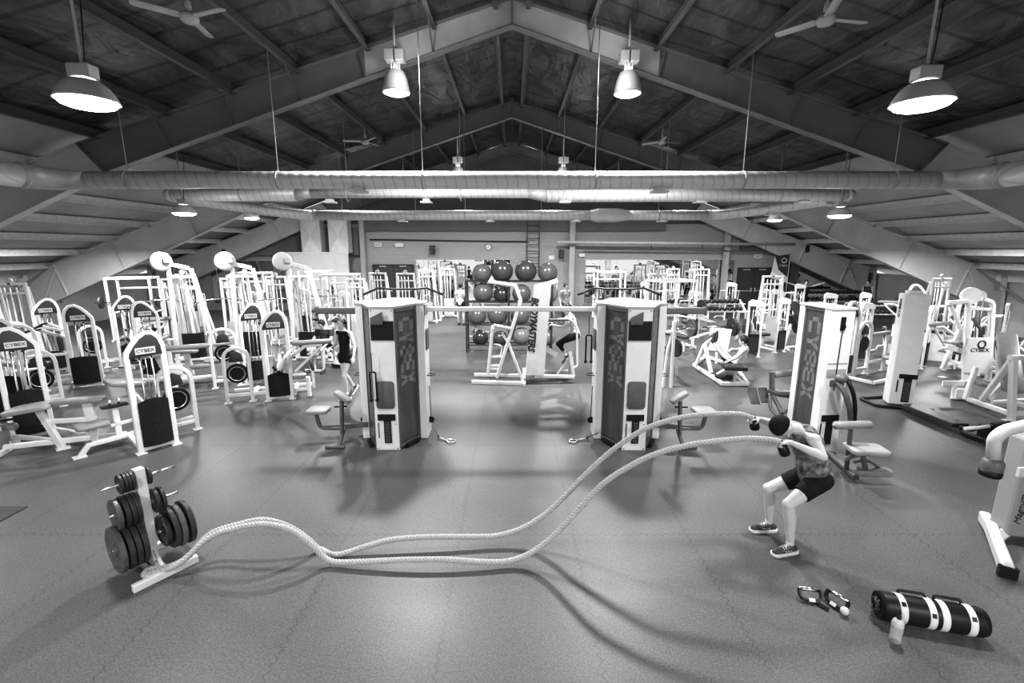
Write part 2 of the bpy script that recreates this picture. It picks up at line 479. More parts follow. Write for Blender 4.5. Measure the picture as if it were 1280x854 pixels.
# flange braces from purlins to frames
m = MB()
for Y in (10.5, 17.2, 23.4):
    for x in (1.6, 4.4, 7.15):
        for s in (-1, 1):
            m.rail([(s * x, Y - .55, roof_z(x) - .18), (s * x, Y - .05, soff_z(x) + .05)], .03, .03)
            m.rail([(s * x, Y + .55, roof_z(x) - .18), (s * x, Y + .05, soff_z(x) + .05)], .03, .03)
struct('trim_%d' % tn[0], m, 'purlin'); tn[0] += 1
# side wall girt braces
m = MB()
for s in (-1, 1):
    for Y in (10.5, 17.2):
        m.rail([(s * 16.8, Y, roof_z(16.8) - .2), (s * 17.9, Y + 1.4, 1.0)], .05, .05)
        m.rail([(s * 16.8, Y, roof_z(16.8) - .2), (s * 17.9, Y - 1.4, 1.0)], .05, .05)
struct('trim_%d' % tn[0], m, 'frame_dark'); tn[0] += 1
# mirrors fixed to the rear wall
def mirror(x0, x1, z0, z1, n):
    m = MB(); m.box(((x0 + x1) / 2, YB - .02, (z0 + z1) / 2), (x1 - x0, .03, z1 - z0))
    o = struct('window_%d' % n, m, 'mirror')
    t = MB(); w = .05
    t.box(((x0 + x1) / 2, YB - .025, z1 + w / 2), (x1 - x0 + 2 * w, .05, w)); t.box(((x0 + x1) / 2, YB - .025, z0 - w / 2), (x1 - x0 + 2 * w, .05, w))
    k = 1.6; x = x0 + k
    while x < x1 - .3: t.box((x, YB - .038, (z0 + z1) / 2), (.012, .01, z1 - z0)); x += k
    t.build('window_frame', 'soft_gray_metal', o)
tnm = None
for n, (x0, x1, z0, z1) in enumerate(((-15.2, -10.6, .35, 2.5), (-4.85, -.1, .35, 2.55), (3.7, 11.2, .35, 2.55), (13.3, 18.0, .35, 2.4))):
    mirror(x0, x1, z0, z1, n + 1)
# doors on the rear wall
def double_door(x0, x1, h, n):
    w = (x1 - x0); o = MB().box(((x0 + x1) / 2, YB - .03, h / 2), (w, .06, h)).build('door_%d' % n, 'door_dark'); o['kind'] = 'structure'
    f = MB(); f.rail([(x0, YB - .05, 0), (x0, YB - .05, h), (x1, YB - .05, h), (x1, YB - .05, 0)], .1, .06, n=(0, 1, 0)); f.build('door_frame', 'dark_metal', o)
    f = MB(); f.box(((x0 + x1) / 2, YB - .062, h / 2), (.012, .01, h)); f.build('door_gap', 'black', o)
    for s in (-1, 1):
        c = (x0 + x1) / 2 + s * w / 4
        MB().rail([(c - w * .2, YB - .11, 1.0), (c + w * .2, YB - .11, 1.0)], .05, .04).box((c - s * w * .19, YB - .08, 1.05), (.07, .06, .2)).build('push_bar', 'soft_gray_metal', o)
        MB().box((c, YB - .09, h - .07), (.34, .06, .06)).build('door_closer', 'soft_gray_metal', o)
double_door(11.42, 13.05, 2.14, 1)
double_door(-7.0, -4.98, 2.3, 2)
# columns against the rear wall and the service pipes
for x, w, mt in ((-7.4, .22, 'wall_side'), (2.98, .26, 'wall_side'), (10.65, .22, 'wall_side'), (14.15, .3, 'wall_upper')):
    m = MB(); z = min(4.6, roof_z(x) - .3)
    m.box((x, YB - .25, z / 2), (w, .02, z)); m.box((x - w / 2, YB - .25, z / 2), (.02, .2, z)); m.box((x + w / 2, YB - .25, z / 2), (.02, .2, z))
    struct('trim_%d' % tn[0], m, mt); tn[0] += 1
t = thing('service_pipe', 'long pale pipe running level along the right of the rear wall', 'pipe', (7.4, YB - .6, 3.42))
MB().tube([(-5.2, 0, 0), (6.4, 0, -.12)], .07, 10).build('pipe', 'offwhite', t)
for x in (-4.6, -.6, 1.9, 5.0): MB().rail([(x, 0, -.35), (x, 0, 0), (x, .35, 0)], .03, .03).build('pipe_bracket', 'dark_metal', t)
MB().rail([(-3.9, .3, -.35), (6.0, .3, -.45)], .06, .1).build('cable_tray', 'mid_gray_metal', t)
t = thing('conduit', 'thin dark conduit running above the clock on the rear wall', 'pipe', (-3.5, YB - .06, 3.5))
MB().tube([(-3.6, 0, .05), (4.3, 0, -.06)], .035, 8).build('conduit_run', 'dark_metal', t)
# ladder
t = thing('wall_ladder', 'steel access ladder fixed upright on the rear wall above the ball rack', 'ladder', (1.05, YB - .25, 1.9))
for s in (-1, 1): MB().rail([(s * .3, 0, 0), (s * .3, 0, 3.1)], .05, .03).build('ladder_rail', 'dark_metal', t)
for k in range(10): MB().tube([(-.3, 0, .15 + k * .31), (.3, 0, .15 + k * .31)], .018, 6).build('rung', 'dark_metal', t)
for z in (.1, 2.3): MB().rail([(-.3, 0, z), (-.3, .23, z)], .03, .03).rail([(.3, 0, z), (.3, .23, z)], .03, .03).build('wall_bracket', 'dark_metal', t)
# clock, exit signs, speakers, notices
t = thing('wall_clock', 'round white wall clock with a dark rim on the rear wall', 'clock', (-1.18, YB, 3.18))
MB().disc((0, -.03, 0), .16, .05, (0, 1, 0), 28).build('rim', 'black', t)
MB().disc((0, -.06, 0), .135, .02, (0, 1, 0), 28).build('dial', 'label_white', t)
MB().rail([(0, -.075, 0), (.02, -.075, .1)], .012, .006).rail([(0, -.075, 0), (-.07, -.075, -.02)], .012, .006).build('clock_hands', 'black', t)
def wallbox(name, label, cat, x, z, w, h, d, mt, txt=None):
    t = thing(name, label, cat, (x, YB, z))
    b = MB().box((0, -d / 2 - .01, 0), (w, d, h)).build('sign_face' if txt else 'housing', mt, t, bevel=.01)
    if txt: text_mesh('lettering', txt, h * .55, 'black', face_mtx((0, -d - .012, 0), (1, 0, 0), (0, 0, 1)), b)
    return t
wallbox('exit_sign', 'white exit sign on the rear wall nearest the left column', 'sign', -6.68, 3.3, .36, .22, .08, 'label_white', 'EXIT')
wallbox('emergency_light_box', 'small white emergency light box right of the left exit sign', 'light', -5.62, 3.28, .42, .2, .1, 'label_white')
wallbox('exit_sign', 'white exit sign above the dark double doors at the right rear', 'sign', 12.35, 2.72, .4, .22, .08, 'label_white', 'EXIT')
wallbox('wall_notice', 'plain white paper notice right of the wall ladder', 'notice', 2.0, 2.66, .3, .2, .02, 'label_white')
wallbox('emergency_light_box', 'small white box on the rear wall beside the middle column', 'light', 3.5, 2.78, .3, .16, .1, 'label_white')
for x, z, l, d in ((-3.95, 3.05, 'black wall speaker between the exit sign and the clock', .05), (2.45, 2.85, 'black wall speaker just left of the middle rear column', .05), (-14.1, 2.9, 'black wall speaker at the far left of the rear wall', .3), (14.45, 3.1, 'black wall speaker over the banner at the right rear', .3)):
    t = thing('wall_speaker', l, 'speaker', (x, YB, z))
    MB().box((0, -.2 - d, 0), (.24, .2, .42)).build('cabinet', 'black', t, bevel=.02)
    MB().box((0, -.31 - d, 0), (.2, .01, .36)).build('grille', 'dark_metal', t)
    MB().rail([(0, -.1 - d, 0), (0, 0, 0)], .04, .04).build('bracket', 'dark_metal', t)
# free standing partition with duct drops, left rear
t = thing('partition_wall', 'pale grey free standing partition in front of the left rear column', 'partition', (-9.25, 22.6, 0))
MB().box((0, 0, 1.45), (3.0, .12, 2.9)).build('panel', 'wall_side', t)
MB().box((0, 0, 2.92), (3.06, .16, .05)).build('cap', 'offwhite', t)
for x, l in ((-9.55, 'white boxed duct riser above the partition, left one of two'), (-8.25, 'white boxed duct riser above the partition, right one of two')):
    t = thing('duct_riser', l, 'duct', (x, 23.1, 2.9))
    m = MB(); m.box((0, 0, .8), (.92, .6, 1.6)); m.build('casing', 'wall_side', t, bevel=.01)
    m = MB()
    m.prism([(-.45, 0), (.45, 0), (0, .8)], .02, T(0, -.31, 0)); m.prism([(-.45, 1.6), (.45, 1.6), (0, .8)], .02, T(0, -.31, 0)); m.build('cross_brake', 'offwhite', t)
# banner
t = thing('hanging_banner', 'dark and white banner hanging beside the right rear speaker', 'banner', (12.9, 22.9, 0))
MB().tube([(.45, 0, 0), (.45, 0, 2.9)], .025, 8).build('pole', 'soft_gray_metal', t)
b = MB().prism([(-.4, 1.75), (.42, 1.5), (.42, 2.85), (-.25, 2.75)], .01).build('cloth', 'cloth_dark', t)
MB().prism([(-.4, 1.72), (.42, 1.47), (.42, 1.75), (-.05, 2.1), (-.22, 2.6), (-.28, 2.72)], .012, T(0, -.004, 0)).build('white_swoosh', 'cloth_white', b)
MB().lathe([(.13, -.004), (.13, .004), (.09, .004), (.09, -.004), (.13, -.004)], (.18, -.01, 2.55), (0, 1, 0), 20).build('ring_emblem', 'label_white', b)
text_mesh('lettering', 'CYBEX', .13, 'label_white', face_mtx((.16, -.01, 2.3), (1, 0, -.1), (0, 0, 1)), b)
MB().box((.45, 0, .01), (.5, .5, .02)).build('base_plate', 'dark_metal', t)

# ================================================================== DUCTS
def diffuser(par, x, y, z, w=.22):
    MB().box((x, y, z + .05), (w * .6, w * .6, .07)).box((x, y, z), (w, w, .035)).build('diffuser', 'label_white', par)
def hanger(par, x, y, z, r):
    m = MB(); m.tube([(x, y, z + r - .01), (x, y, roof_z(x) - .02)], .009, 6); m.lathe([(r + .004, -.015), (r + .01, -.015), (r + .01, .015), (r + .004, .015), (r + .004, -.015)], (x, y, z), (1, 0, 0), 20); m.build('hanger_rod', 'soft_gray_metal', par)
Z1 = 4.4; Y1 = 9.5
t = thing('air_duct', 'nearest galvanised spiral duct spanning the hall with both ends turning toward the front', 'duct')
pts = fillet([(-8.8, Y1, Z1), (8.95, Y1, Z1)]); 
MB().tube([(-8.3, Y1, Z1), (-4, Y1, Z1), (0, Y1, Z1), (4, Y1, Z1), (8.4, Y1, Z1)], .162, 28).build('duct_run', 'duct', t)
for s in (-1, 1):
    arc = [(s * 8.2, Y1, Z1), (s * 8.45, Y1 - .02, Z1), (s * 8.68, Y1 - .14, Z1), (s * 8.84, Y1 - .36, Z1), (s * 8.9, Y1 - .65, Z1)]
    MB().tube(arc, 1, 28, scales=[.165, .18, .2, .215, .218]).build('elbow', 'duct_plain', t)
    MB().tube([(s * 8.9, Y1 - .6, Z1), (s * 8.9, 4, Z1), (s * 8.9, -5, Z1)], .215, 28).build('trunk', 'duct', t)
    MB().lathe([(.222, -.02), (.232, -.02), (.232, .02), (.222, .02)], (s * 8.9, Y1 - .6, Z1), (0, 1, 0), 28).build('collar', 'duct_plain', t)
    for y in (8.1, 4.5, .5, -3.5):
        m = MB(); m.tube([(s * 8.9, y, Z1 + .2), (s * 8.9, y, roof_z(8.9) - .02)], .009, 6); m.build('hanger_rod', 'soft_gray_metal', t)
for x in (-7.4, -4.5, -1.72, 1.6, 4.45, 7.35): hanger(t, x, Y1, Z1, .162)
for x in (-2.95, 2.85): diffuser(t, x, Y1 - .02, Z1 - .22, .3)
t = thing('air_duct', 'second spiral duct from the front, shorter, with stepped diameters', 'duct')
Y2 = 13.4; Z2 = 4.55
MB().tube([(-9.25, Y2, Z2), (-5.9, Y2, Z2)], .175, 26).build('duct_run', 'duct', t)
MB().tube([(-5.95, Y2, Z2), (-5.5, Y2, Z2 + .04)], 1, 26, scales=[.175, .13]).build('reducer', 'duct_plain', t)
MB().tube([(-5.5, Y2, Z2 + .04), (.45, Y2, Z2 + .04)], .13, 26).build('duct_run', 'duct', t)
MB().tube([(.45, Y2, Z2 + .04), (.95, Y2, Z2 - .03)], 1, 26, scales=[.13, .17]).build('reducer', 'duct_plain', t)
MB().tube([(.95, Y2, Z2 - .03), (9.1, Y2, Z2)], .172, 26).build('duct_run', 'duct', t)
for s, x in ((-1, -9.25), (1, 9.1)):
    MB().tube([(x, Y2, Z2), (x + s * .14, Y2 + .06, Z2), (x + s * .22, Y2 + .3, Z2), (x + s * .24, Y2 + .9, Z2)], .174, 20).build('elbow', 'duct_plain', t)
for x in (-7.4, -4.5, -1.4, 1.4, 4.2, 7.3): hanger(t, x, Y2, Z2, .17)
for x in (-5.0, -2.35, 1.45, 5.15, 8.0): diffuser(t, x, Y2, Z2 - .2, .3)
t = thing('air_duct', 'third and farthest spiral duct with an octagonal box in its run', 'duct')
Y3 = 17.0; Z3 = 4.22
# kept clear in front of the second portal frame
Y3 = 16.6
MB().tube([(-6.7, Y3, Z3), (0, Y3, Z3), (2.65, Y3, Z3)], .165, 26).build('duct_run', 'duct', t)
MB().tube([(4.0, Y3, Z3), (6.8, Y3, Z3)], .165, 26).build('duct_run', 'duct', t)
m = MB(); m.lathe([(.165, 0), (.23, .28), (.23, .95), (.165, 1.35)], (2.65, Y3, Z3), (1, 0, 0), 8, smooth=False); m.build('octagonal_box', 'offwhite', t)
for s in (-1, 1):
    MB().tube([(s * 6.7, Y3, Z3), (s * 7.2, Y3 - .15, Z3 + .02), (s * 8.2, Y3 - .9, Z3 + .12), (s * 9.3, Y3 - 1.9, Z3 + .28), (s * 9.9, Y3 - 2.1, Z3 + .32)], .16, 22).build('elbow', 'duct', t)
    MB().lathe([(.167, -.03), (.18, -.03), (.18, .03), (.167, .03)], (s * 6.75, Y3, Z3), (1, 0, 0), 26).build('collar', 'duct_plain', t)
for x in (-5.8, -3.3, -1.6, 1.0, 5.0): hanger(t, x, Y3, Z3, .165)
for x in (-3.75, -.75, 2.2, 5.15): diffuser(t, x, Y3, Z3 - .2, .3)
for s in (-1, 1): diffuser(t, s * 8.35, Y3 - 1.0, Z3 - .06, .3)

# ================================================================== HIGH BAY LAMPS
def lamp_and_fill_light(x, y, z, r, e):
    l = bpy.data.lights.new('lamp_and_fill_glow', 'AREA'); l.shape = 'DISK'; l.size = r * 2; l.energy = e; l.spread = math.radians(165)
    o = bpy.data.objects.new('lamp_and_fill_glow', l); COL.objects.link(o); o.location = (x, y, z); return o
def glow(x, y, z, e):
    l = bpy.data.lights.new('lamp_spill', 'POINT'); l.energy = e; l.shadow_soft_size = .12
    o = bpy.data.objects.new('lamp_spill', l); COL.objects.link(o); o.location = (x, y, z)
def wide_lamp(label, x, y, z, e, group=None, soft=False):
    t = thing('high_bay_lamp', label, 'lamp', (x, y, z), 0, group)
    r = .25
    MB().lathe([(.09, .2), (.14, .19), (.2, .14), (.25, .06), (r + .02, .015), (r + .03, 0), (r + .01, 0), (.235, .06), (.18, .13), (.09, .18)], n=32).build('reflector', 'reflector', t)
    MB().lathe([(r + .01, .0), (r - .02, -.035), (r * .7, -.055), (r * .3, -.065), (0, -.07)], n=32).build('lens', 'lens', t)
    MB().box((0, 0, .28), (.22, .15, .13)).build('ballast_box', 'soft_gray_metal', t, bevel=.012)
    MB().tube([(0, 0, .34), (0, 0, roof_z(x) - z - .02)], .014, 8).build('stem', 'soft_gray_metal', t)
    MB().tube(fillet([(.04, 0, roof_z(x) - z - .1), (.14, .05, roof_z(x) - z - .3), (.05, 0, .5), (.03, 0, .34)], .2), .007, 6).build('power_cord', 'black', t)
    lamp_and_fill_light(x, y, z - .12, r, e); glow(x, y, z - .25, e * .18)
def bell_lamp(label, x, y, z, e, group=None):
    t = thing('high_bay_lamp', label, 'lamp', (x, y, z), 0, group)
    MB().lathe([(.1, .42), (.17, .38), (.22, .25), (.255, .08), (.27, 0), (.255, 0), (.24, .08), (.2, .25), (.15, .36), (.1, .4)], n=32).build('reflector', 'reflector', t)
    MB().lathe([(.25, .01), (.2, -.02), (.1, -.035), (0, -.04)], n=32).build('lens', 'lens', t)
    m = MB()
    for a in range(4): m.tube([(.09 * math.cos(a * PI / 2 + .7), .09 * math.sin(a * PI / 2 + .7), .4), (.09 * math.cos(a * PI / 2 + .7), .09 * math.sin(a * PI / 2 + .7), .56)], .015, 6)
    m.lathe([(0, .41), (.05, .41), (.05, .56), (0, .56)], n=12); m.build('socket_neck', 'label_white', t)
    m = MB(); m.box((-.1, 0, .66), (.17, .24, .2)); m.box((.1, 0, .66), (.17, .24, .2)); m.box((0, 0, .78), (.16, .12, .05)); m.build('ballast_box', 'soft_gray_metal', t, bevel=.012)
    MB().tube([(0, 0, .8), (0, 0, roof_z(x) - z - .02)], .022, 8).build('stem', 'soft_gray_metal', t)
    lamp_and_fill_light(x, y, z - .07, .25, e); glow(x * .8, y - .7, z + .25, e * .055)
E1 = 125; E2 = 480
wide_lamp('wide glowing high bay lamp nearest the camera on the left', -4.35, 5.2, 4.58, E1)
wide_lamp('wide glowing high bay lamp nearest the camera on the right', 4.2, 5.2, 4.56, E1)
bell_lamp('bell shaped glowing lamp hanging before the ridge on the left', -2.27, 10.0, 6.1, E2)
bell_lamp('bell shaped glowing lamp hanging before the ridge on the right', 2.27, 10.0, 6.08, E2)
for x, l in ((-6.8, 'small distant high bay lamp, leftmost of the far row of four'), (-2.0, 'small distant high bay lamp, second from the left in the far row'), (1.9, 'small distant high bay lamp, third from the left in the far row'), (6.7, 'small distant high bay lamp, rightmost of the far row of four')):
    bell_lamp(l, x, 18.3, 5.65, 330, 'distant high bay lamps')
wide_lamp('wide low lamp under the ducts at the left, the nearer one', -8.3, 12.3, 3.98, 120)
wide_lamp('wide low lamp under the ducts at the right, the nearer one', 8.3, 12.3, 3.92, 120)
wide_lamp('wide low lamp at the far left under the third duct', -10.2, 19.0, 4.28, 150)
wide_lamp('wide low lamp at the far right under the third duct', 10.3, 19.0, 4.2, 150)
# added fill lights without fixtures: over the side slopes and behind the camera
for x, y, z, e in ((-13, 9, 3.7, 230), (13, 9, 3.7, 230), (-13.5, 14.5, 3.4, 200), (13.5, 14.5, 3.4, 200), (-4.3, -3.2, 5.2, 560), (4.3, -3.2, 5.2, 560)):
    lamp_and_fill_light(x, y, z, .35, e)

# ================================================================== CEILING FANS
def make_fan():
    t = thing('ceiling_fan', '', 'fan')
    MB().lathe([(0, -.06), (.09, -.055), (.12, -.02), (.12, .03), (.08, .07), (.03, .09), (0, .09)], n=24).build('motor_hub', 'offwhite', t)
    MB().tube([(0, 0, .08), (0, 0, .55)], .016, 8).lathe([(0, .12), (.045, .12), (.04, .2), (.02, .24)], n=14).build('down_rod', 'offwhite', t)
    for k in range(3):
        m = MB(); a = k * 2 * PI / 3
        mm = Matrix.Rotation(a, 4, 'Z') @ T(.38, 0, .02) @ RX(12)
        m.pad(None, (.56, .13, .012), mtx=mm, r=.055, bev=.004)
        m.box(None, (.16, .04, .012), mtx=Matrix.Rotation(a, 4, 'Z') @ T(.14, 0, .02))
        m.build('blade', 'offwhite', t)
    return t
for x, y, z, a, l in ((-4.5, 7.3, 6.25, 100, 'white three blade ceiling fan at the top left of the hall'), (4.35, 7.25, 6.2, 130, 'white three blade ceiling fan at the top right of the hall'), (4.6, 15.3, 6.3, 20, 'white ceiling fan behind the right bell lamp'), (-4.5, 15.3, 6.3, 70, 'white ceiling fan behind the left bell lamp'), (4.4, 20.4, 6.1, 0, 'tiny far ceiling fan at the right rear'), (-4.5, 20.4, 6.1, 45, 'tiny far ceiling fan at the left rear')):
    place('fan', make_fan, l, 'fan', (x, y, z), a, 'white ceiling fans')
m = None
# ================================================================== MACHINE PARTS
def foot(m, x, y, w=.13): m.box((x, y, .006), (w, w, .012))
def arch_pts(x0, x1, h, y, sh=.62, flip=False, low=.3):
    """asymmetric arch: tall rounded shoulder on one side, long slope on the other"""
    w = x1 - x0
    a = [(x0, h - .34), (x0 + w * .02, h - .2), (x0 + w * .1, h - .08), (x0 + w * .24, h - .01), (x0 + w * .42, h), (x0 + w * .62, h - .06), (x0 + w * .82, h - .17), (x0 + w * .97, h - .28), (x1, h - .36)]
    if flip: a = [(x0 + x1 - p[0], p[1]) for p in a][::-1]
    return [V((p[0], y, p[1])) for p in a]
def weight_tower(t, x0, x1, y, h=1.85, flip=False, w=.075, label='CYBEX', shield=True, shroud='shroud', shield_h=.7):
    a = arch_pts(x0, x1, h, y, flip=flip)
    m = MB(); m.rail([V((x0, y, 0))] + a + [V((x1, y, 0))], w * 1.15, w, n=(0, 1, 0))
    foot(m, x0, y); foot(m, x1, y); m.rail([(x0, y, .07), (x1, y, .07)], w, w); m.build('arch_frame', 'white_metal', t)
    base = [(p.x, p.z) for p in a]
    cx = (x0 + x1) / 2; cz = h - .3
    def inset(p, k): return (cx + (p[0] - cx) * (1 - k), cz + (p[1] - cz) * (1 - k * .55))
    inn = [inset(p, .085) for p in base]
    sh = MB().prism(inn[::-1], .07, T(0, y - .012, 0), bev=.01).build('shroud', shroud, t)
    lp = MB().box((cx, y - .056, h - .255), (.25, .012, .1)).build('name_plate', 'label_white', sh)
    if label: text_mesh('lettering', label, .075, 'black', face_mtx((cx, y - .064, h - .255), (1, 0, 0), (0, 0, 1)), sh)
    m = MB()
    for dx in (-.075, .075): m.tube([(cx + dx, y, .1), (cx + dx, y, h - .3)], .013, 8)
    m.tube([(cx, y, .5), (cx, y, h - .3)], .006, 6); m.build('guide_rod', 'chrome', t)
    m = MB()
    for k in range(12): m.box((cx, y, .13 + k * .037), (.3, .11, .032))
    m.build('weight_stack', 'iron', t)
    if shield:
        m = MB(); hw = (x1 - x0) / 2 - .035
        n = 8
        for sgn in (-1,):
            vs = []
            for k in range(n + 1):
                u = k / n; x = cx - hw + 2 * hw * u; yy = y - .05 - .05 * math.sin(PI * u)
                vs += [(x, yy, .1), (x, yy, .1 + shield_h + .06 * math.sin(PI * u))]
            vs2 = [(p[0], p[1] + .012, p[2]) for p in vs]
            m.add(vs, [(2 * k, 2 * k + 2, 2 * k + 3, 2 * k + 1) for k in range(n)], True)
            m.add(vs2, [(2 * k, 2 * k + 1, 2 * k + 3, 2 * k + 2) for k in range(n)], True)
        m.build('safety_shield', 'shield_cloth', t)
def cam_arch(t, x0, x1, y, h, disc=True, rd=.2):
    cx = (x0 + x1) / 2; r = (x1 - x0) / 2
    pts = [V((x0, y, 0)), V((x0, y, h - r))] + [V((cx - r * math.cos(a), y, h - r + r * math.sin(a))) for a in [PI * k / 10 for k in range(1, 10)]] + [V((x1, y, h - r)), V((x1, y, 0))]
    m = MB(); m.rail(pts, .075, .065, n=(0, 1, 0)); foot(m, x0, y); foot(m, x1, y); m.rail([(x0, y, .16), (x1, y, .16)], .06, .06); m.build('cam_arch', 'white_metal', t)
    if disc:
        d = MB().disc((cx, y, h - r - .3), rd, .05, (0, 1, 0), 28).build('cam_disc', 'black', t)
        MB().lathe([(rd * .75, -.01), (rd * .75, .01), (rd * .66, .01), (rd * .66, -.01), (rd * .75, -.01)], (cx, y - .03, h - r - .3), (0, 1, 0), 24).build('rim_ring', 'chrome', d)
        MB().prism([(cx - .13, h - r - .06), (cx + .13, h - r - .06), (cx + .1, h - r + .1), (cx, h - r + .16), (cx - .1, h - r + .1)], .05, T(0, y, 0), bev=.008).build('arch_shroud', 'shroud', t)
def roller(t, p, q, r=.05, name='roller_pad', mt='pad_gray'):
    p, q = V(p), V(q); L = (q - p).length
    MB().lathe([(0, -.02), (r * .3, -.02), (r * .3, 0), (r * .8, 0), (r, .015), (r, L - .015), (r * .8, L), (r * .3, L), (r * .3, L + .02), (0, L + .02)], p, q - p, 16).build(name, mt, t)
def make_curl():      # prone bench set in front of its weight tower
    t = thing('leg_curl_machine', '', 'machine')
    weight_tower(t, 0, .46, -.38, 1.85, flip=False)
    Bm = T(.42, -1.2, 0) @ RZ(-30)
    b = lambda *p: Bm @ V(p)
    m = MB(); m.rail([b(-.62, 0, .1), b(.95, 0, .12)], .08, .07); m.rail([b(.6, 0, .1), (.46, -.38, .1)], .07, .07); m.rail([b(.1, 0, .1), (0, -.38, .1)], .07, .07); m.rail([b(-.62, -.2, .04), b(-.62, .2, .04)], .08, .07)
    m.rail([b(-.1, 0, .45), b(.6, 0, .42)], .07, .06); m.build('base_frame', 'white_metal', t)
    m = MB(); m.rail([b(-.12, 0, .66), b(.12, -.05, 0)], .1, .07); q_ = b(.12, -.05, 0); foot(m, q_.x, q_.y, .17); m.rail([b(.5, 0, .72), b(.56, 0, .1)], .13, .07); m.build('pedestal', 'white_metal', t)
    MB().pad(None, (.6, .42, .07), mtx=Bm @ T(-.2, 0, .69) @ RY(-7), r=.08).build('bench_pad', 'pad_light', t)
    MB().pad(None, (.68, .2, .06), mtx=Bm @ T(.4, 0, .75), r=.04).build('thigh_pad', 'pad_gray', t)
    m = MB(); m.rail([b(-.75, -.15, 0), b(-.78, -.15, .4)], .08, .06); m.rail([b(-.95, -.2, .42), b(-.5, -.2, .46)], .07, .05); m.build('lever_arm', 'white_metal', t)
    roller(t, b(-.72, 0, .42), b(-.42, 0, .42), .06)
    for s_ in (-1, 1): MB().tube([b(-.75, s_ * .22 - .1, .5), b(-.5, s_ * .22 - .1, .5)], .018, 8).build('handle', 'black', t)
    return t
def make_seat_machine():  # seated machine with cam arch
    t = thing('seated_weight_machine', '', 'machine')
    weight_tower(t, 0, .46, -.38, 1.85, flip=True)
    cam_arch(t, .42, .92, .08, 1.16)
    m = MB(); m.rail([(-.62, .18, .0), (-.5, .18, .16), (.9, .18, .2)], .08, .07, n=(0, 1, 0)); m.rail([(-.2, .18, .38), (.5, .18, .42)], .06, .05, n=(0, 1, 0)); m.rail([(0, -.38, .1), (0, .18, .17)], .07, .07); m.rail([(.46, -.38, .1), (.46, .1, .17)], .07, .07)
    m.box((-.62, .18, .012), (.16, .12, .024)); m.rail([(-.42, .18, .15), (-.42, .18, .42)], .08, .06); m.rail([(-.12, .18, .16), (-.12, .18, .66)], .08, .06); m.build('base_frame', 'white_metal', t)
    MB().pad(None, (.4, .34, .06), mtx=T(-.42, .18, .46), r=.07).build('seat_pad', 'pad_gray', t)
    MB().pad(None, (.34, .14, .035), mtx=T(-.12, .18, .69), r=.02).build('thigh_pad', 'black', t)
    m = MB(); 
    for dx in (-.05, .06): m.tube([(-.12 + dx, .18, .7), (-.12 + dx, .18, .79)], .018, 8)
    m.build('adjustment_knob', 'chrome', t)
    MB().pad(None, (.5, .4, .07), mtx=T(.12, .5, .95) @ RY(12), r=.07).build('arm_pad', 'pad_gray', t)
    m = MB(); m.rail([(.15, .5, .9), (.3, .2, .5)], .06, .05); m.build('pad_post', 'white_metal', t)
    return t
def make_row_machine():  # two arches, handles, round shield
    t = thing('seated_row_machine', '', 'machine')
    weight_tower(t, .75, 1.21, -.1, 1.85, flip=False, shield_h=.5)
    cam_arch(t, -.25, .25, -.1, 1.5, disc=False)
    m = MB(); n = 12; vs = []
    for k in range(n + 1):
        a = -.9 + 1.8 * k / n; vs += [(.98 + .3 * math.sin(a), -.28 - .1 * math.cos(a), .12), (.98 + .3 * math.sin(a), -.28 - .1 * math.cos(a), .68 + .07 * math.cos(a))]
    m.add(vs, [(2 * k, 2 * k + 2, 2 * k + 3, 2 * k + 1) for k in range(n)], True); m.build('safety_shield', 'shield_cloth', t)
    m = MB(); m.rail([(-.25, -.1, .3), (.7, -.1, .3)], .06, .06); m.rail([(-.25, -.1, .8), (.7, -.1, .8)], .06, .06); m.rail([(-.6, .5, .07), (1.2, .5, .07)], .07, .07)
    m.rail([(-.2, -.1, .1), (-.2, .5, .1)], .06, .06); m.rail([(.7, -.1, .1), (.7, .5, .1)], .06, .06); m.rail([(.1, .5, .07), (.1, .5, .5)], .07, .07); m.rail([(.6, .5, .1), (.6, .5, 1.1), (.2, .3, 1.35)], .07, .06, n=(1, 0, 0)); m.build('base_frame', 'white_metal', t)
    MB().pad(None, (.38, .34, .07), mtx=T(.1, .5, .52), r=.06).build('seat_pad', 'pad_dark', t)
    MB().pad(None, (.34, .28, .07), mtx=T(.52, .5, .95) @ RY(88), r=.06).build('chest_pad', 'pad_dark', t)
    for y in (.1, .55): MB().tube([(-.12, y, 1.22), (.28, y - .05, 1.42), (.36, y - .05, 1.44)], .022, 8).build('handle_grip', 'black', t)
    MB().tube([(.0, .2, .95), (.0, .2, 1.3), (.3, .2, 1.35)], .018, 8).build('handle_bar', 'black', t)
    m = MB(); m.rail([(.36, .05, 1.42), (.62, .12, 1.3), (.62, .5, 1.28), (.36, .55, 1.42)], .06, .06, n=(0, 0, 1)); m.build('press_arm', 'white_metal', t)
    return t
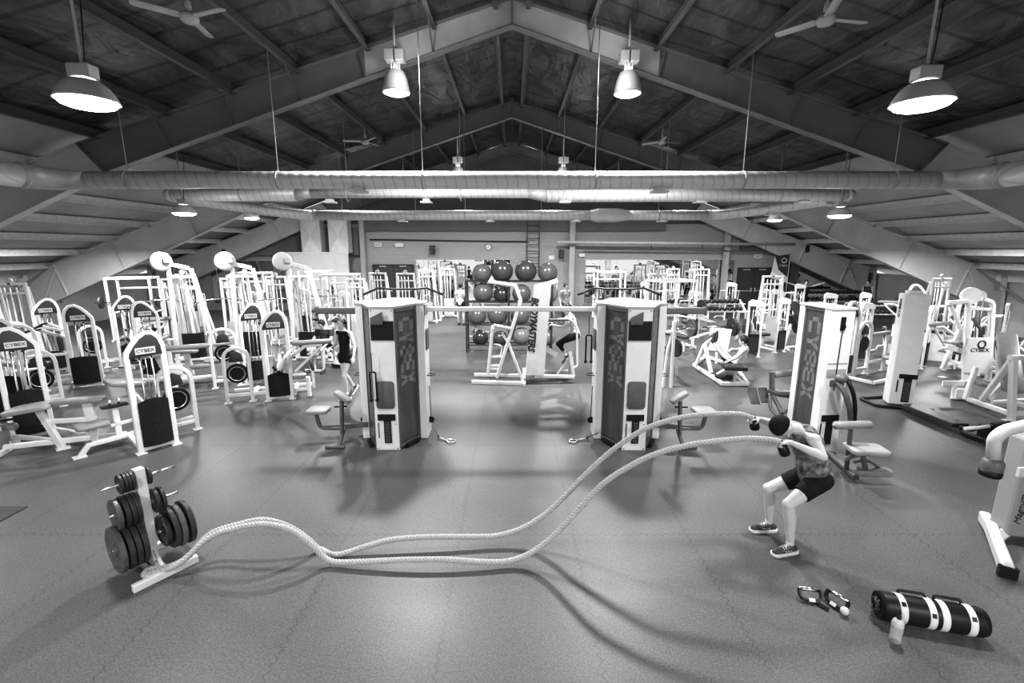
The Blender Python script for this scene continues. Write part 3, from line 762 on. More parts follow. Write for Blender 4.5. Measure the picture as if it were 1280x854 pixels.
def make_arm_machine():   # machine with twin arches and upright tower seen from the side (left middle)
    t = thing('arm_weight_machine', '', 'machine')
    weight_tower(t, .0, .46, -.2, 1.85, flip=True, shield_h=.45)
    cam_arch(t, -.75, -.3, -.1, 1.14)
    m = MB(); m.rail([(-.75, -.1, .16), (.8, -.1, .16)], .07, .07); m.rail([(-.75, .6, .07), (.8, .6, .07)], .07, .07); m.rail([(-.3, -.1, .1), (-.3, .6, .1)], .07, .07); m.rail([(.5, -.2, .1), (.5, .6, .1)], .07, .07)
    m.rail([(.78, -.1, 0), (.78, -.1, .38), (.6, -.1, .42)], .08, .08, n=(0, 1, 0)); m.rail([(.4, -.15, .55), (.5, -.16, .9), (.78, -.3, 1.12), (1.12, -.3, 1.14)], .07, .06, n=(0, 1, 0)); m.rail([(.56, -.3, .6), (1.1, -.3, 1.1)], .05, .05); m.build('base_frame', 'white_metal', t)
    foot(m, .78, -.1)
    roller(t, (.55, -.3, 1.2), (1.3, -.3, 1.2), .055, mt='pad_gray')
    MB().pad(None, (.26, .3, .06), mtx=T(.62, -.14, .47), r=.05).build('seat_pad', 'pad_gray', t)
    MB().pad(None, (.26, .22, .06), mtx=T(.86, .15, .62) @ RY(80), r=.08).build('back_pad', 'shroud', t)
    MB().rail([(.86, .15, .1), (.86, .15, .6)], .05, .05).build('pad_post', 'white_metal', t)
    MB().tube([(.18, -.45, .78), (.3, -.45, .62)], .035, 10).build('handle_grip', 'black', t)
    m = MB(); m.rail([(.3, -.2, .95), (.28, -.45, .7), (.4, -.45, .95), (.55, -.3, 1.1)], .05, .05, n=(0, 1, 0)); m.build('press_arm', 'white_metal', t)
    return t
def make_press():         # low forward machine with kidney plate and rollers
    t = thing('biceps_machine', '', 'machine')
    weight_tower(t, .62, 1.08, -.2, 1.85, flip=True, shield_h=.4)
    cam_arch(t, .0, .5, -.2, 1.34, rd=.19)
    m = MB(); m.rail([(-.75, -.2, 0), (-.75, -.2, .95)], .08, .07); m.rail([(-.75, -.2, .3), (0, -.2, .3)], .06, .06); m.rail([(-.75, .5, .07), (1.0, .5, .07)], .07, .07); m.rail([(-.75, -.2, .07), (-.75, .5, .07)], .07, .07); m.rail([(1.0, -.2, .07), (1.0, .5, .07)], .07, .07)
    foot(m, -.75, -.2); m.build('base_frame', 'white_metal', t)
    roller(t, (-.8, -.2, 1.0), (.0, -.2, 1.0), .055, mt='pad_light')
    MB().pad(None, (.36, .26, .05), mtx=T(-.72, -.32, .55) @ RX(68), r=.02).build('foot_plate', 'offwhite', t)
    roller(t, (-.4, -.25, .55), (-.05, -.25, .55), .05, mt='pad_gray')
    MB().pad(None, (.38, .34, .07), mtx=T(.0, .35, .52), r=.06).build('seat_pad', 'pad_gray', t)
    MB().rail([(0, .35, .1), (0, .35, .5)], .06, .06).build('seat_post', 'white_metal', t)
    return t
def make_pulldown():
    t = thing('lat_pulldown_machine', '', 'machine')
    H = 2.6
    m = MB()
    m.rail([(-.28, 0, 0), (-.2, 0, H), (.12, 0, H + .22)][0:2], .1, .07)
    m.rail([(.75, 0, 0), (.34, 0, H - .02)], .1, .07)
    m.rail([(-.2, 0, H + .1), (.3, 0, H - .02)], .11, .08)
    m.rail([(-.22, 0, H - .25), (.36, 0, H - .25)], .07, .06)
    m.rail([(-.28, .42, 0), (-.2, .2, H - .3)], .06, .06); m.rail([(.7, .5, 0), (.32, .2, H - .3)], .06, .06)
    m.rail([(-.35, 0, .08), (.8, 0, .08)], .08, .07); m.rail([(-.28, 0, .08), (-.28, .5, .08)], .07, .07); m.rail([(.72, 0, .08), (.72, .5, .08)], .07, .07)
    foot(m, -.28, 0); foot(m, .75, 0); m.build('frame', 'white_metal', t)
    d = MB().lathe([(0, -.06), (.19, -.06), (.25, -.03), (.26, 0), (.25, .03), (.2, .05), (0, .05)], (-.34, -.05, H + .16), (.25, -1, .05), 32).build('pulley_cover', 'offwhite', t)
    MB().lathe([(.262, -.014), (.27, -.014), (.27, .0), (.262, .0), (.262, -.014)], (-.34, -.045, H + .16), (.25, -1, .05), 32).build('rim_ring', 'mid_gray_metal', d)
    MB().box((-.18, -.08, H + .2), (.14, .1, .16)).build('pulley_bracket', 'offwhite', t, bevel=.02)
    m = MB(); m.disc((.12, 0, H - .12), .07, .05, (0, 1, 0), 20); m.build('pulley', 'offwhite', t)
    m = MB()
    for dx in (-.09, .09): m.rail([(.1 + dx, .06, .1), (.02 + dx, .06, H - .25)], .045, .03)
    m.build('guide_rod', 'white_metal', t)
    m = MB(); m.tube([(.06, 0, .8), (.0, 0, H - .2)], .008, 6); m.tube([(-.58, -.08, 1.75), (-.58, -.08, H + .1)], .006, 6); m.build('cable', 'dark_metal', t)
    m = MB()
    for k in range(14): m.box((.1, .08, .12 + k * .045), (.3, .14, .04))
    m.build('weight_stack', 'iron', t)
    MB().box((.1, -.02, .45), (.4, .03, .72)).box((.34, .08, .45), (.1, .2, .72)).build('safety_shield', 'shield_cloth', t, bevel=.015)
    b = MB().tube([(-.58 - .52, -.08 - .36, 1.58), (-.58 - .36, -.08 - .25, 1.73), (-.58, -.08, 1.75), (-.58 + .36, -.08 + .25, 1.73), (-.58 + .52, -.08 + .36, 1.58)], .014, 8).build('pulldown_bar', 'chrome', t)
    m = MB(); m.rail([(-.28, 0, .4), (-.8, -.1, .42)], .07, .06); m.rail([(-.7, -.08, 0), (-.7, -.08, .44)], .07, .06); m.rail([(-.28, 0, .65), (-.55, -.05, .66)], .05, .05); foot(m, -.7, -.08); m.build('seat_post', 'white_metal', t)
    MB().pad(None, (.38, .32, .07), mtx=T(-.66, -.08, .49), r=.06).build('seat_pad', 'pad_gray', t)
    roller(t, (-.5, -.32, .72), (-.5, .2, .72), .05, mt='pad_gray', name='knee_roller')
    return t
def make_cable_frame(pairs=1):
    t = thing('cable_tower', '', 'machine')
    H = 2.2
    m = MB(); m.rail([(-.32, 0, 0), (-.3, 0, H), (.3, 0, H), (.42, 0, 0)], .08, .065, n=(0, 1, 0)); m.rail([(-.3, .45, 0), (-.26, .1, H - .1)], .06, .06); m.rail([(.42, .45, 0), (.3, .1, H - .1)], .06, .06)
    m.rail([(-.32, 0, .08), (.42, 0, .08)], .07, .07); m.rail([(-.3, 0, .08), (-.3, .5, .08)], .06, .06); m.rail([(.42, 0, .08), (.42, .5, .08)], .06, .06); m.rail([(-.3, 0, H - .25), (.32, 0, H - .25)], .05, .05); m.build('frame', 'white_metal', t)
    m = MB()
    for dx in (-.14, -.03, .1): m.tube([(dx + .04, .03, .1), (dx, .03, H - .1)], .018, 8)
    m.build('guide_rod', 'white_metal', t)
    m = MB()
    for k in range(14): m.box((.04, .05, .12 + k * .042), (.3, .14, .037))
    m.build('weight_stack', 'iron', t)
    MB().box((.04, -.05, .5), (.46, .02, .8)).build('front_panel', 'offwhite', t)
    MB().disc((0, 0, H + .07), .075, .05, (0, 1, 0), 20).box((0, 0, H + .02), (.06, .08, .08)).build('pulley', 'offwhite', t)
    return t
def make_upright_frame():
    """squat rack / multi frame"""
    t = thing('power_rack', '', 'rack')
    m = MB()
    for x in (-.6, .6):
        for y in (-.45, .45):
            m.rail([(x, y, 0), (x, y, 2.15)], .08, .08); foot(m, x, y)
        m.rail([(x, -.45, 2.12), (x, .45, 2.12)], .08, .08); m.rail([(x, -.6, .06), (x, .6, .06)], .08, .08); m.rail([(x, -.45, .95), (x, .45, .95)], .05, .05)
    for z in (2.12, 1.75): m.rail([(-.6, .45, z), (.6, .45, z)], .07, .07)
    m.rail([(-.6, -.45, 2.12), (.6, -.45, 2.12)], .07, .07); m.build('frame', 'white_metal', t)
    MB().tube([(-.95, -.52, 1.35), (.95, -.52, 1.35)], .015, 8).build('barbell', 'chrome', t)
    for s in (-1, 1): MB().disc((s * .78, -.52, 1.35), .2, .05, (1, 0, 0), 26).build('weight_plate', 'iron', t)
    MB().pad(None, (.28, 1.1, .07), mtx=T(0, -.35, .45), r=.03).build('bench_pad', 'pad_dark', t)
    MB().rail([(0, -.75, 0), (0, -.75, .42)], .07, .07).rail([(0, .1, 0), (0, .1, .42)], .07, .07).build('bench_leg', 'white_metal', t)
    return t
def make_slim_tower():     # slim selector tower with cap plate and forward seat (right rear rows)
    t = thing('selector_weight_machine', '', 'machine')
    m = MB()
    for x in (-.2, .2): m.rail([(x, 0, 0), (x, 0, 1.72)], .075, .06); foot(m, x, 0)
    m.rail([(-.2, 0, .35), (.2, 0, .35)], .05, .05); m.rail([(-.2, 0, .08), (-.2, .9, .08)], .07, .07); m.rail([(.2, 0, .08), (.2, .9, .08)], .07, .07); m.rail([(-.2, .9, .08), (.2, .9, .08)], .07, .07)
    m.rail([(-.2, .75, .08), (-.45, .75, .08), (-.6, .6, .0)], .06, .06, n=(0, 0, 1)); m.build('frame', 'white_metal', t)
    MB().prism([(-.24, 1.64), (.24, 1.64), (.24, 1.76), (.12, 1.82), (-.14, 1.86), (-.24, 1.78)], .1).build('top_cap', 'white_metal', t, bevel=.012)
    m = MB()
    for dx in (-.07, .07): m.tube([(dx, 0, .1), (dx, 0, 1.6)], .014, 8)
    m.build('guide_rod', 'chrome', t)
    m = MB()
    for k in range(13): m.box((0, 0, .12 + k * .042), (.27, .12, .037))
    m.build('weight_stack', 'iron', t)
    MB().box((0, -.045, .45), (.33, .02, .6)).build('safety_shield', 'shield_cloth', t)
    MB().pad(None, (.34, .36, .08), mtx=T(0, .7, .5), r=.06).build('seat_pad', 'pad_dark', t)
    MB().pad(None, (.3, .5, .08), mtx=T(0, .98, .85) @ RX(72), r=.06).build('back_pad', 'pad_dark', t)
    m = MB(); m.rail([(0, .7, .1), (0, .7, .47)], .08, .08); m.rail([(0, .9, .1), (0, 1.04, 1.1)], .08, .06); m.build('seat_post', 'white_metal', t)
    for s in (-1, 1): 
        MB().rail([(s * .16, .1, 1.45), (s * .42, .4, 1.4), (s * .42, .6, 1.0), (s * .42, .42, .85)], .055, .05).build('press_arm', 'white_metal', t)
        MB().tube([(s * .42, .42, .85), (s * .3, .42, .8)], .02, 8).build('handle_grip', 'black', t)
    MB().disc((-.36, .75, .5), .14, .06, (1, 0, 0), 24).build('cam_disc', 'offwhite', t)
    return t
def make_bench():
    t = thing('flat_bench', '', 'bench')
    MB().pad(None, (1.15, .3, .08), mtx=T(0, 0, .44), r=.04).build('bench_pad', 'pad_gray', t)
    m = MB(); m.rail([(-.45, 0, .4), (.45, 0, .4)], .06, .05); m.build('spine', 'white_metal', t)
    for s in (-1, 1): MB().rail([(s * .42, 0, .4), (s * .5, 0, .03)], .07, .05).rail([(s * .5, -.25, .03), (s * .5, .25, .03)], .06, .06).build('leg', 'white_metal', t)
    return t
def make_incline():
    t = thing('incline_bench', '', 'bench')
    MB().pad(None, (.3, .36, .08), mtx=T(-.35, 0, .46) @ RY(-10), r=.04).build('seat_pad', 'pad_dark', t)
    MB().pad(None, (.85, .3, .08), mtx=T(.18, 0, .78) @ RY(-48), r=.04).build('back_pad', 'pad_dark', t)
    m = MB(); m.rail([(-.6, 0, .05), (.6, 0, .05)], .07, .07); m.rail([(-.35, 0, .05), (-.35, 0, .42)], .07, .06); m.rail([(.5, 0, .05), (.3, 0, .8)], .07, .06)
    for x in (-.6, .6): m.rail([(x, -.28, .04), (x, .28, .04)], .07, .07)
    m.build('frame', 'white_metal', t); return t
# ================================================================== CYBEX CABLE TOWERS (octagonal)
LET = 'CYBEX'
def block_letter(m, ch, x0, z0, w, h, f):
    """f(a,b) maps letter space to the panel; strokes as quads"""
    s = .27
    R = []
    if ch == 'C': R = [(0, 0, 1, s), (0, 1 - s, 1, 1), (0, 0, s, 1)]
    if ch == 'B': R = [(0, 0, 1, .2), (0, .8, 1, 1), (0, 0, s, 1), (1 - s, 0, 1, 1), (0, .4, 1, .6)]
    if ch == 'E': R = [(0, 0, 1, .22), (0, .78, 1, 1), (0, 0, s, 1), (0, .39, .9, .61)]
    Q = [[(a, b), (c, b), (c, d), (a, d)] for a, b, c, d in R]
    if ch == 'Y': Q = [[(.36, 0), (.64, 0), (.64, .5), (.36, .5)], [(.36, .4), (.64, .6), (.28, 1), (0, 1)], [(.36, .6), (.64, .4), (1, 1), (.72, 1)]]
    if ch == 'X': Q = [[(0, 0), (.3, 0), (1, 1), (.7, 1)], [(.7, 0), (1, 0), (.3, 1), (0, 1)]]
    for q in Q: m.add([f(x0 + a * w, z0 + b * h) for a, b in q], [(0, 1, 2, 3)])
def station(t, mm, detail=True):
    """white column face in local xz of matrix mm, outward normal -y; holes, carriage, pads"""
    W = .37; HT = 2.23
    b = MB(); b.box(None, (W, .12, HT), mtx=mm @ T(0, .06, HT / 2)); o = b.build('column_face', 'white_metal', t, bevel=.006)
    if detail:
        MB().box(None, (.34, .02, .29), mtx=mm @ T(.005, -.008, 1.9)).build('target_board', 'black', o)
        m = MB(); m.prism([(-.15, 2.1), (.03, 2.19), (.03, 2.0), (-.15, 2.0)], .014, mm @ T(0, -.045, 0)); m.box(None, (.1, .06, .02), mtx=mm @ T(-.02, -.03, 2.03)); m.build('instruction_flap', 'mid_gray_metal', o)
    MB().pad(None, (.28, .44, .02), mtx=mm @ T(0, -.008, .9) @ RX(90), r=.05, bev=.006).build('placard', 'mid_gray_metal', o)
    m = MB(); m.box(None, (.27, .02, .1), mtx=mm @ T(0, -.004, .54)); m.box(None, (.11, .02, .38), mtx=mm @ T(.01, -.004, .31)); m.build('weight_slot', 'black', o)
    m = MB()
    for k in range(12): m.box(None, (.07, .012, .012), mtx=mm @ T(.01, -.016, .15 + k * .028))
    m.build('weight_stack', 'mid_gray_metal', o)
    MB().box(None, (.015, .012, .24), mtx=mm @ T(-.13, -.004, .33)).build('side_slot', 'mid_gray_metal', o)
    m = MB()
    for x, z in ((-.155, .03), (.155, .03), (-.155, 2.2), (.155, 2.2), (.14, .43)): m.disc(mm @ V((x, -.006, z)), .008, .01, mm.to_3x3() @ V((0, 1, 0)), 8)
    m.build('bolt', 'dark_metal', o)
    return o
def lettered_panel(t, a, b, HT, lw_=.66, lh=.205):
    a, b = V(a), V(b); d = (b - a).normalized(); L = (b - a).length; n = V((d.y, -d.x, 0)); c = (a + b) / 2
    pm = Matrix((d, -n, V((0, 0, 1)))).transposed().to_4x4(); pm.translation = c - n * .012
    p = MB().box(None, (L - .04, .012, HT - .14), mtx=pm @ T(0, 0, HT / 2 + .03)).build('tinted_panel', 'panel_tint', t)
    m = MB(); lw = L * lw_
    for k, ch in enumerate(LET):      # letters lie on their side, reading downward
        zz = HT - .16 - k * lh * 1.06
        block_letter(m, ch, 0, 0, 1, 1, lambda a_, b_: pm @ V((-lw / 2 + .02 + b_ * lw, -.008, zz - a_ * lh)))
    m.build('lettering', 'panel_letter', p)
    m = MB()
    for zz in (.06, HT - .03): m.box(None, (L, .02, .05), mtx=pm @ T(0, -.01, zz))
    for u in (-L / 2 + .015, L / 2 - .015): m.box(None, (.03, .02, HT - .1), mtx=pm @ T(u, -.008, HT / 2))
    m.build('panel_trim', 'mid_gray_metal', p)
def make_tower():
    t = thing('cable_crossover_tower', '', 'machine')
    HT = 2.23
    fr = [(-.185, -.66), (.185, -.66), (.42, -.2), (.42, .2), (.185, .66), (-.185, .66), (-.42, .2), (-.42, -.2)]
    tp = [(-.19, -.67), (.19, -.67), (.42, -.22), (.55, -.2), (.55, .2), (.42, .22), (.19, .67), (-.19, .67), (-.42, .22), (-.55, .2), (-.55, -.2), (-.42, -.22)]
    k = len(tp); m = MB(); m.add([(x, y, HT) for x, y in tp] + [(x, y, HT + .03) for x, y in tp], [tuple(range(k))[::-1], tuple(range(k, 2 * k))] + [(i, (i + 1) % k, k + (i + 1) % k, k + i) for i in range(k)])
    m.build('top_plate', 'soft_gray_metal', t)
    station(t, T(0, -.66, 0)); station(t, T(0, .66, 0) @ RZ(180))
    for s in (-1, 1):
        mm = T(s * .54, 0, 0) @ RZ(s * 90)
        b = MB(); b.box(None, (.38, .12, HT), mtx=mm @ T(0, .06, HT / 2)); o = b.build('column_face', 'white_metal', t, bevel=.006)
        MB().pad(None, (.2, .34, .02), mtx=mm @ T(0, -.012, 1.65) @ RX(90), r=.03, bev=.006).build('placard', 'mid_gray_metal', o)
        MB().tube(fillet([mm @ V((.05, 0, 1.05)), mm @ V((.05, -.13, 1.05)), mm @ V((-.08, -.13, 1.05)), mm @ V((-.08, 0, 1.05))], .03), .009, 8).build('carriage_handle', 'dark_metal', o)
        MB().tube([mm @ V((0, -.02, .85)), mm @ V((0, -.03, .3))], .007, 6).disc(mm @ V((0, -.03, .26)), .055, .03, mm.to_3x3() @ V((1, 0, 0)), 16).build('pulley_cable', 'black', o)
    for i in (1, 3, 5, 7): 
        if i in (1, 5): lettered_panel(t, (fr[i][0], fr[i][1], 0), (fr[i + 1][0], fr[i + 1][1], 0), HT)
    lettered_panel(t, (fr[3][0], fr[3][1], 0), (fr[4][0], fr[4][1], 0), HT); lettered_panel(t, (fr[7][0], fr[7][1], 0), (fr[0][0], fr[0][1], 0), HT)
    for s in (-1, 1):
        for q in (-1, 1):
            MB().box((s * .33, q * .44, .03), (.28, .08, .06), rz=-s * q * 1.1).build('base_foot', 'black', t)
    return t
def make_slab_tower():
    t = thing('cable_column', 'white cable tower with lettered tinted side panel behind the man swinging ropes', 'machine')
    HT = 2.23; mm = T(.0, -.35, 0)
    m = MB(); m.box((0, -.27, HT / 2), (.36, .16, HT)); o = m.build('column_face', 'white_metal', t, bevel=.006)
    MB().box((0, .3, HT / 2), (.36, .12, HT)).build('rear_column', 'white_metal', t, bevel=.006)
    MB().box((.17, 0, HT / 2), (.02, .5, HT - .02)).box((0, 0, HT + .012), (.38, .74, .03)).build('casing', 'offwhite', t)
    lettered_panel(t, (-.165, .24, 0), (-.165, -.19, 0), HT, lw_=.6, lh=.25)
    MB().box((.0, -.355, 2.02), (.07, .02, .2)).disc((.0, -.37, 1.98), .04, .03, (1, 0, 0), 16).tube([(0, -.365, 1.95), (-.01, -.365, 1.0)], .007, 6).build('pulley_cable', 'black', o)
    MB().box((0, -.354, 1.42), (.3, .006, .015)).box((0, -.354, 1.27), (.3, .006, .12)).build('instruction_label', 'soft_gray_metal', o)
    m = MB(); m.box((0, -.355, .56), (.27, .02, .1)); m.box((.0, -.355, .33), (.11, .02, .38)); m.box((-.13, -.355, .36), (.015, .01, .24)); m.build('weight_slot', 'black', o)
    return t
TL = make_tower(); TL.location = (-1.94, 7.56, 0); tree_of(TL)
TR = copy_tree(TL); TR.location = (1.9, 7.54, 0)
T3 = make_slab_tower(); T3.location = (4.83, 7.16, 0); T3.rotation_euler = (0, 0, math.radians(4))
tag(TL, 'white octagonal cable tower with tinted lettered panels, left of the central aisle', 'machine')
tag(TR, 'white octagonal cable tower with tinted lettered panels, right of the central aisle behind the ropes', 'machine')
def tower_extras(t, side):
    """dark side arm, pull-up bar, preacher style seat; side=-1 left, 1 right (outer side)"""
    MB().rail([(side * .55, -.02, 2.12), (side * 1.2, -.02, 2.12)], .1, .12).box((side * 1.21, -.02, 2.12), (.02, .13, .13)).build('side_arm', 'mid_gray_metal', t)
    MB().tube([(-side * .02 - .72, .78, 2.3), (-.42, .78, 2.42), (-.25, .78, 2.4), (.25, .78, 2.4), (.42, .78, 2.42), (.72, .78, 2.3)], .02, 8).tube([(-.3, .78, 2.4), (-.3, .66, 2.1)], .018, 6).tube([(.3, .78, 2.4), (.3, .66, 2.1)], .018, 6).build('pull_up_bar', 'dark_metal', t)
    s = side
    m = MB(); m.rail([(s * .45, -.18, .24), (s * 1.15, -.32, .24)], .08, .06); m.rail([(s * .8, -.42, .18), (s * .78, -.38, .72)], .06, .05); m.rail(fillet([(s * .8, -.3, .22), (s * 1.2, -.3, .22), (s * 1.25, -.3, .5)], .1), .055, .055, n=(0, 1, 0))
    m.rail([(s * .8, -.3, .22), (s * .8, -.62, .02)], .06, .05); m.tube([(s * .7, -.62, .03), (s * 1.0, -.62, .03)], .025, 8); m.build('seat_frame', 'mid_gray_metal', t)
    MB().pad(None, (.34, .3, .06), mtx=T(s * 1.2, -.3, .53), r=.06).build('seat_pad', 'pad_gray', t)
    MB().pad(None, (.3, .16, .06), mtx=T(s * .76, -.38, .78) @ RY(-s * 35), r=.05).build('arm_pad', 'pad_gray', t)
    MB().tube([(s * .7, -.38, .62), (s * .9, -.4, .62)], .012, 6).build('adjustment_pin', 'black', t)
tower_extras(TL, -1); tower_extras(TR, 1)
# hanging rope handle on each station
def tow_handle(par, x, y, z):
    m = MB(); m.tube(fillet([(x - .04, y, z - .45), (x - .04, y, z - .02), (x + .05, y, z - .02), (x + .05, y, z - .45)], .03), .013, 8)
    for dx in (-.04, .05): m.sphere((x + dx, y, z - .46), .028, 6)
    m.tube([(x, y, z), (x, y, z + .28)], .006, 6); m.build('triceps_rope', 'black', par)
tow_handle(TL, -.16, -.73, 1.3)
tow_handle(TR, -.66, -.08, 1.75)
# crossover pull-up bar between the two towers
t = thing('crossover_beam', 'white square beam joining the two central cable towers overhead', 'beam', (0, 7.5, 2.15))
MB().rail([(-1.38, 0, 0), (1.34, 0, 0)], .075, .07).build('beam', 'white_metal', t)
for s in (-1, 1): MB().box((s * 1.36 - .015, 0, 0), (.03, .16, .16)).build('mounting_plate', 'offwhite', t)
# handles lying by the tower feet
def stirrup(label, pts_loc, rz, cab):
    t = thing('stirrup_and_cable', label, 'handle', pts_loc, rz)
    MB().tube([(0, 0, .02), (.14, -.07, .02), (.2, .0, .02), (.14, .07, .02)], .011, 8, closed=True).build('stirrup', 'chrome', t)
    MB().tube([(-.14, .02, .03), (0, 0, .02)], .012, 8).build('strap', 'white_metal', t)
    MB().tube([(-.14, .02, .03), V(cab)], .006, 6).sphere((-.14, .02, .03), .02, 6).build('cable', 'black', t)
p = G(556, 551); stirrup('chrome stirrup handle lying on the floor right of the left cable tower', (p.x, p.y, 0), -.5, (-.3, .1, .12))
p = G(724, 551); stirrup('chrome stirrup handle lying on the floor left of the right cable tower', (p.x, p.y, 0), 3.6, (-.3, .1, .12))
# seat attachments of the third tower
t = thing('adjustable_cable_seat', 'grey padded seat with roller and foot pad right of the man swinging ropes', 'seat', (5.35, 6.55, 0))
Y_ = 6.5
def rel(x, y, z): return G(x, y, z) - V((5.35, 6.55, 0))
roller(t, rel(1043, 532, .8), rel(1088, 531, .8), .055, name='roller_pad', mt='pad_gray')
MB().pad(None, (.46, .32, .07), mtx=T(*rel(1083, 562, .46)) @ RZ(-8), r=.05).build('seat_pad', 'pad_light', t)
MB().pad(None, (.46, .15, .08), mtx=T(*rel(1091, 590, .16)) @ RZ(-3), r=.04).build('foot_pad', 'pad_gray', t)
m = MB(); m.rail([rel(1036, 566, .06), rel(1070, 597, .06)], .06, .07); m.rail([rel(1064, 533, .78), rel(1058, 586, .08)], .055, .055); m.rail([rel(1056, 574, .3), rel(1078, 566, .42)], .05, .05); m.rail([rel(1078, 566, .42), rel(1082, 588, .18)], .06, .05); m.tube(fillet([rel(1068, 578, .3), rel(1085, 575, .3), rel(1100, 586, .18)], .1), .018, 8); m.build('frame', 'mid_gray_metal', t)
t = thing('seated_cable_arm', 'dark curved press arm with round knob on the front of the third cable tower', 'machine', (5.2, 6.6, 0))
def rel(x, y, Y): return D(x, y, Y) - V((5.2, 6.6, 0))
m = MB(); m.rail([rel(1030, 479, 6.9), rel(1054, 479, 6.7)], .1, .08); m.rail(fillet([rel(1046, 478, 6.6), rel(1056, 490, 6.5), rel(1062, 510, 6.5), rel(1064, 526, 6.6)], .1), .07, .05); m.build('arm', 'mid_gray_metal', t)
MB().sphere(rel(1052, 473, 6.6), .09, 10, (1, 1, .8)).build('pivot_knob', 'mid_gray_metal', t)
m = MB(); pts = [rel(1060, 476, 6.55), rel(1067, 492, 6.5), rel(1069, 508, 6.5), rel(1068, 528, 6.6)]; m.tube(fillet(pts, .1), .028, 8); m.build('hanging_strap', 'black', t)
t = thing('low_row_station', 'grey padded low row bench with dark frame left of the third cable tower', 'bench', (4.6, 7.9, 0))
def rel(x, y, Y): return D(x, y, Y) - V((4.6, 7.9, 0))
roller(t, rel(967, 468, 8.0), rel(1003, 466, 8.0), .06, mt='pad_gray')
MB().pad(None, (.6, .26, .07), mtx=T(*rel(990, 490, 8.1)), r=.04).build('seat_pad', 'pad_gray', t)
m = MB(); m.rail([rel(965, 465, 8.0), rel(965, 488, 8.0)], .07, .07); m.rail(fillet([rel(960, 488, 8.0), rel(975, 494, 7.9), rel(1003, 496, 7.9)], .1), .07, .06); m.rail([rel(965, 492, 8.0), rel(978, 517, 7.6)], .06, .06); m.rail([rel(978, 517, 7.6), rel(1000, 505, 7.8)], .05, .05); m.rail([rel(990, 495, 7.9), rel(990, 514, 7.9)], .06, .06); m.tube(fillet([rel(963, 495, 7.9), rel(962, 510, 7.8), rel(975, 524, 7.5)], .1), .03, 8); m.rail([rel(975, 524, 7.5), rel(976, 540, 7.4)], .06, .06); m.build('frame', 'mid_gray_metal', t)
MB().pad(None, (.16, .32, .03), mtx=T(*rel(942, 495, 8.1)) @ RX(50), r=.01).pad(None, (.16, .3, .03), mtx=T(*rel(955, 494, 8.1)) @ RX(50), r=.01).build('foot_plate', 'mid_gray_metal', t)

# ================================================================== PLATE TREE
PT = V((-3.55, 4.16, 0)); pang = math.atan2(.40, .27)
t = thing('weight_plate_tree', 'white weight plate tree standing at the left front where the ropes start', 'rack', PT, pang)
# local x = peg axis, local y = spine direction
m = MB(); m.rail([(0, .3, .05), (0, -.24, .05)], .07, .06); m.build('spine', 'offwhite', t)
m = MB(); m.rail([(-.27, -.26, .03), (.27, -.26, .03)], .08, .06); m.build('foot_bar', 'white_metal', t, bevel=.004)
m = MB(); m.rail([(-.24, .3, .03), (.24, .3, .03)], .08, .06); m.build('foot_bar', 'white_metal', t, bevel=.004)
m = MB(); m.rail([(0, -.05, .05), (0, .0, .55), (0, .04, 1.02)], .1, .08, n=(1, 0, 0)) if False else m.prism([(-.025, .05), (.025, .05), (.038, .5), (.04, 1.03), (-.04, 1.03), (-.038, .5)], .1, T(0, -.0, 0) @ RX(-3)); m.rail([(0, -.2, .06), (0, 0, .22)], .03, .03); m.build('upright', 'white_metal', t, bevel=.004)
pegs = [(.33, .01, .3), (.66, .035, .28), (.93, .055, .3)]
for z, y, L in pegs:
    for s in (-1, 1): MB().tube([(0, y, z), (s * L, y, z)], .014, 10).build('peg', 'chrome', t)
pm = Matrix.Translation(PT) @ Matrix.Rotation(pang, 4, 'Z')
def plate(r, th, x, y, z, label, grp, big=True, worn=False):
    c = pm @ V((x, y, z))
    t = thing('weight_plate', label, 'weight plate', c, pang, grp)
    m = MB(); m.lathe([(.016, -th / 2), (r * .28, -th / 2), (r * .3, -th * .25), (r * .8, -th * .25), (r * .86, -th / 2), (r * .97, -th / 2), (r, -th * .35), (r, th * .35), (r * .97, th / 2), (r * .86, th / 2), (r * .8, th * .25), (r * .3, th * .25), (r * .28, th / 2), (.016, th / 2), (.016, -th / 2)], (0, 0, 0), (1, 0, 0), 40, smooth=False)
    m.build('disc', 'iron_worn' if worn else 'iron', t)
    MB().lathe([(.03, -th / 2 - .002), (.035, th / 2 + .002), (.016, th / 2 + .002), (.016, -th / 2 - .002), (.03, -th / 2 - .002)], (0, 0, 0), (1, 0, 0), 16).build('hub_ring', 'mid_gray_metal', t)
ordw = ['outermost', 'second from outside', 'third from outside', 'innermost', 'fifth']
z, y, L = pegs[0]
for k, x in enumerate((-.27, -.205, -.15, -.095)): plate(.225 - .002 * k, .045, x, y, z - .0, 'large iron plate on the lower left peg of the plate tree, %s' % ordw[k], 'large plates on the plate tree', worn=k == 0)
for k, x in enumerate((.3, .225, .17, .11)): plate((.225, .22, .21, .16)[k], .048, x, y, z, 'large iron plate on the lower right peg of the plate tree, %s' % ordw[k], 'large plates on the plate tree', worn=k == 1)
z, y, L = pegs[1]
for k, x in enumerate((-.225, -.165, -.12, -.078)): plate(.155, .038, x, y, z, 'medium iron plate on the middle left peg of the plate tree, %s' % ordw[k], 'medium plates on the plate tree', worn=k == 0)
for k, x in enumerate((.135, .085)): plate(.125, .03, x, y, z, 'medium iron plate on the middle right peg of the plate tree, %s' % ('outer one', 'inner one')[k], 'medium plates on the plate tree')
z, y, L = pegs[2]
for k, x in enumerate((-.155, -.122, -.095, -.068)): plate(.095, .022, x, y, z, 'small iron plate on the top left peg of the plate tree, %s' % ordw[k], 'small plates on the plate tree')
